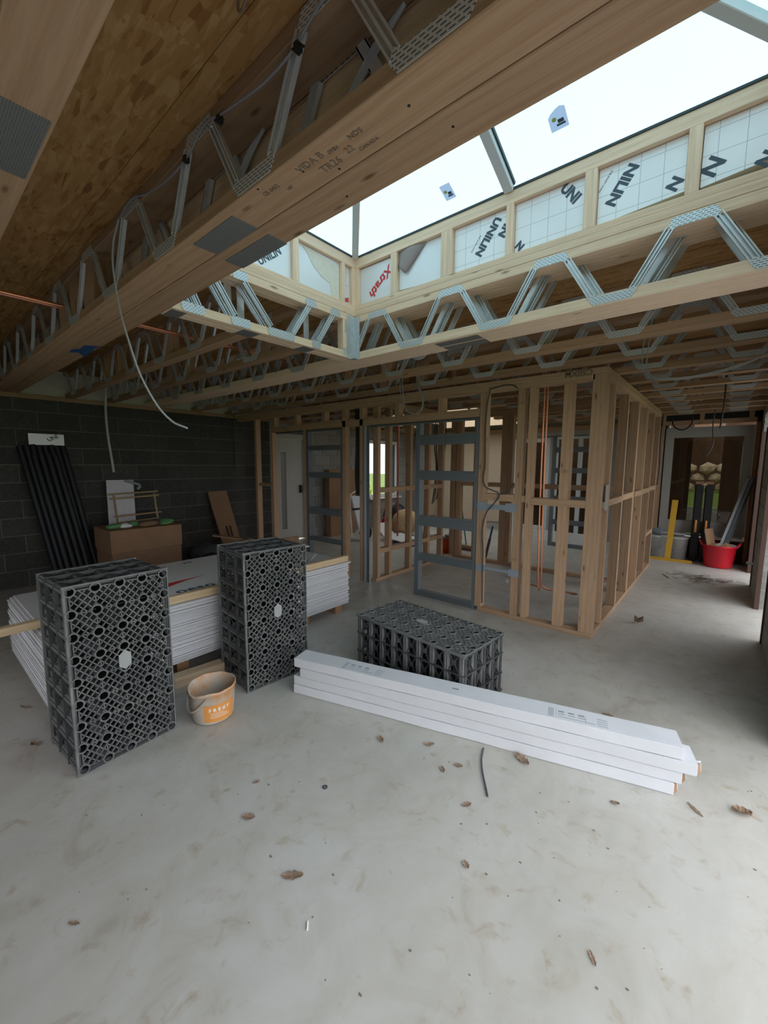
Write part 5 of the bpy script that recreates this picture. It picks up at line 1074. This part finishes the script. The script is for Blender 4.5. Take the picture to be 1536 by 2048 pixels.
LV = [(-1.545, .895, .06, .035, .6, .004, 'flat grey leaf alone on the open floor, below the gap right of the bucket'), (-1.177, .859, .085, .035, .75, .003, 'longest grey leaf on the open floor, nearest the viewer in the middle'), (-1.426, 1.685, .055, .028, -.5, .010, 'curled brown leaf in front of the cartons, leftmost there'),
      (-1.189, 1.832, .06, .03, .7, .006, 'pinkish leaf in front of the cartons, second from their left end'), (-1.027, 1.717, .045, .022, -.7, .006, 'small reddish leaf left of the black stick'), (-.977, 1.797, .045, .028, .2, .004, 'grey leaf just right of the small reddish leaf'),
      (-.82, 1.60, .05, .026, 1.0, .003, 'pale brown leaf below the black stick'), (-.735, 2.06, .095, .045, -.4, .010, 'folded brown leaf tucked against the cartons beside the stick top'), (.176, 2.384, .075, .05, .2, .022, 'large curled brown leaf far right of the carton ends'),
      (-.574, 4.751, .085, .05, .5, .05, 'upright dark leaf on the floor by the passage partition'), (-2.903, .372, .05, .035, .2, .012, 'rusty orange leaf left of the front crate'), (-1.623, .263, .042, .014, .6, .003, 'small dark pointed leaf at lower left of the floor'),
      (-.68, 1.336, .035, .022, -.5, .006, 'dark curled bit of leaf in the middle of the open floor'), (-.212, 1.324, .045, .014, -.9, .003, 'slim dark leaf in the lower right floor'), (-.285, 2.063, .04, .02, .3, .008, 'small brown leaf beside the carton near its right label'),
      (.009, 2.268, .085, .016, -.75, .002, 'long thin faded leaf off the carton ends'), (-3.414, .41, .09, .02, .4, .004, 'dark flat leaf by the pallet at far left'), (-2.739, 1.179, .05, .02, .5, .008, 'dark scrap of leaf between crate and bucket'), (-1.70, 1.034, .035, .02, 1.2, .004, 'tiny tan leaf between bucket and open floor'), (-.468, 2.816, .06, .025, .1, .004, 'faint brown leaf behind the cartons on the right')]
for a in LV: leaf(*a)
o = tag(tube_curve('black_stick', [(-.935, 2.004, .006), (-.895, 1.90, .008), (-.765, 1.705, .006)], .0045, M['greydark'], None), 'thin dark wire lying on the floor before the cartons', 'wire')
bm = bmesh.new(); lathe(bm, [(.006, 0), (.013, 0), (.013, .004), (.006, .004), (.006, 0)], 14); o = finish('washer', bm, M['greydark'], None, matrix=Matrix.Translation((-1.411, 1.237, .0))); tag(o, 'small dark washer on the open floor', 'washer')
o = tag(tube_curve('white_splinter', [(-1.005, .793, .004), (-.985, .775, .004)], .003, M['whiteink'], None), 'tiny white splinter near the foot of the picture', 'splinter')
bm = bmesh.new()
for i in range(150):
    x = random.uniform(-2.2, .5); y = random.uniform(.3, 3.2); r_ = random.uniform(.0015, .005)
    if -2.3 < x < .1 and -.2 < y-(1.665+(x+2.218)*.2976) < .3: continue
    if -2.3 < x < -1 and 2.1 < y < 2.8: continue
    bbox(bm, (x, y, 0), (x+r_*random.uniform(1, 2.5), y+r_, r_*.6))
tag(finish('floor_grit', bm, M['stamp'], None), 'dark grit scattered over the concrete floor', 'grit', kind='stuff')

# ------------------------------------------------------------------ curves and lettering become plain meshes
bpy.context.view_layer.update()
dg = bpy.context.evaluated_depsgraph_get()
for o in [q for q in C.objects if q.type in ('CURVE', 'FONT')]:
    me = bpy.data.meshes.new_from_object(o.evaluated_get(dg)); nm = o.name
    n_ = bpy.data.objects.new(nm + '_m', me); C.objects.link(n_)
    n_.parent = o.parent; n_.matrix_parent_inverse = o.matrix_parent_inverse.copy(); n_.matrix_basis = o.matrix_basis.copy()
    for k in ('label', 'category', 'group', 'kind'):
        if k in o: n_[k] = o[k]
    for ch in list(o.children):
        pi = ch.matrix_parent_inverse.copy(); ch.parent = n_; ch.matrix_parent_inverse = pi
    bpy.data.objects.remove(o); n_.name = nm
    if me.polygons and nm.split('.')[0] not in ('lettering', 'grade_stamp', 'mill_stamp', 'stencil_lettering'):
        for p in me.polygons: p.use_smooth = True
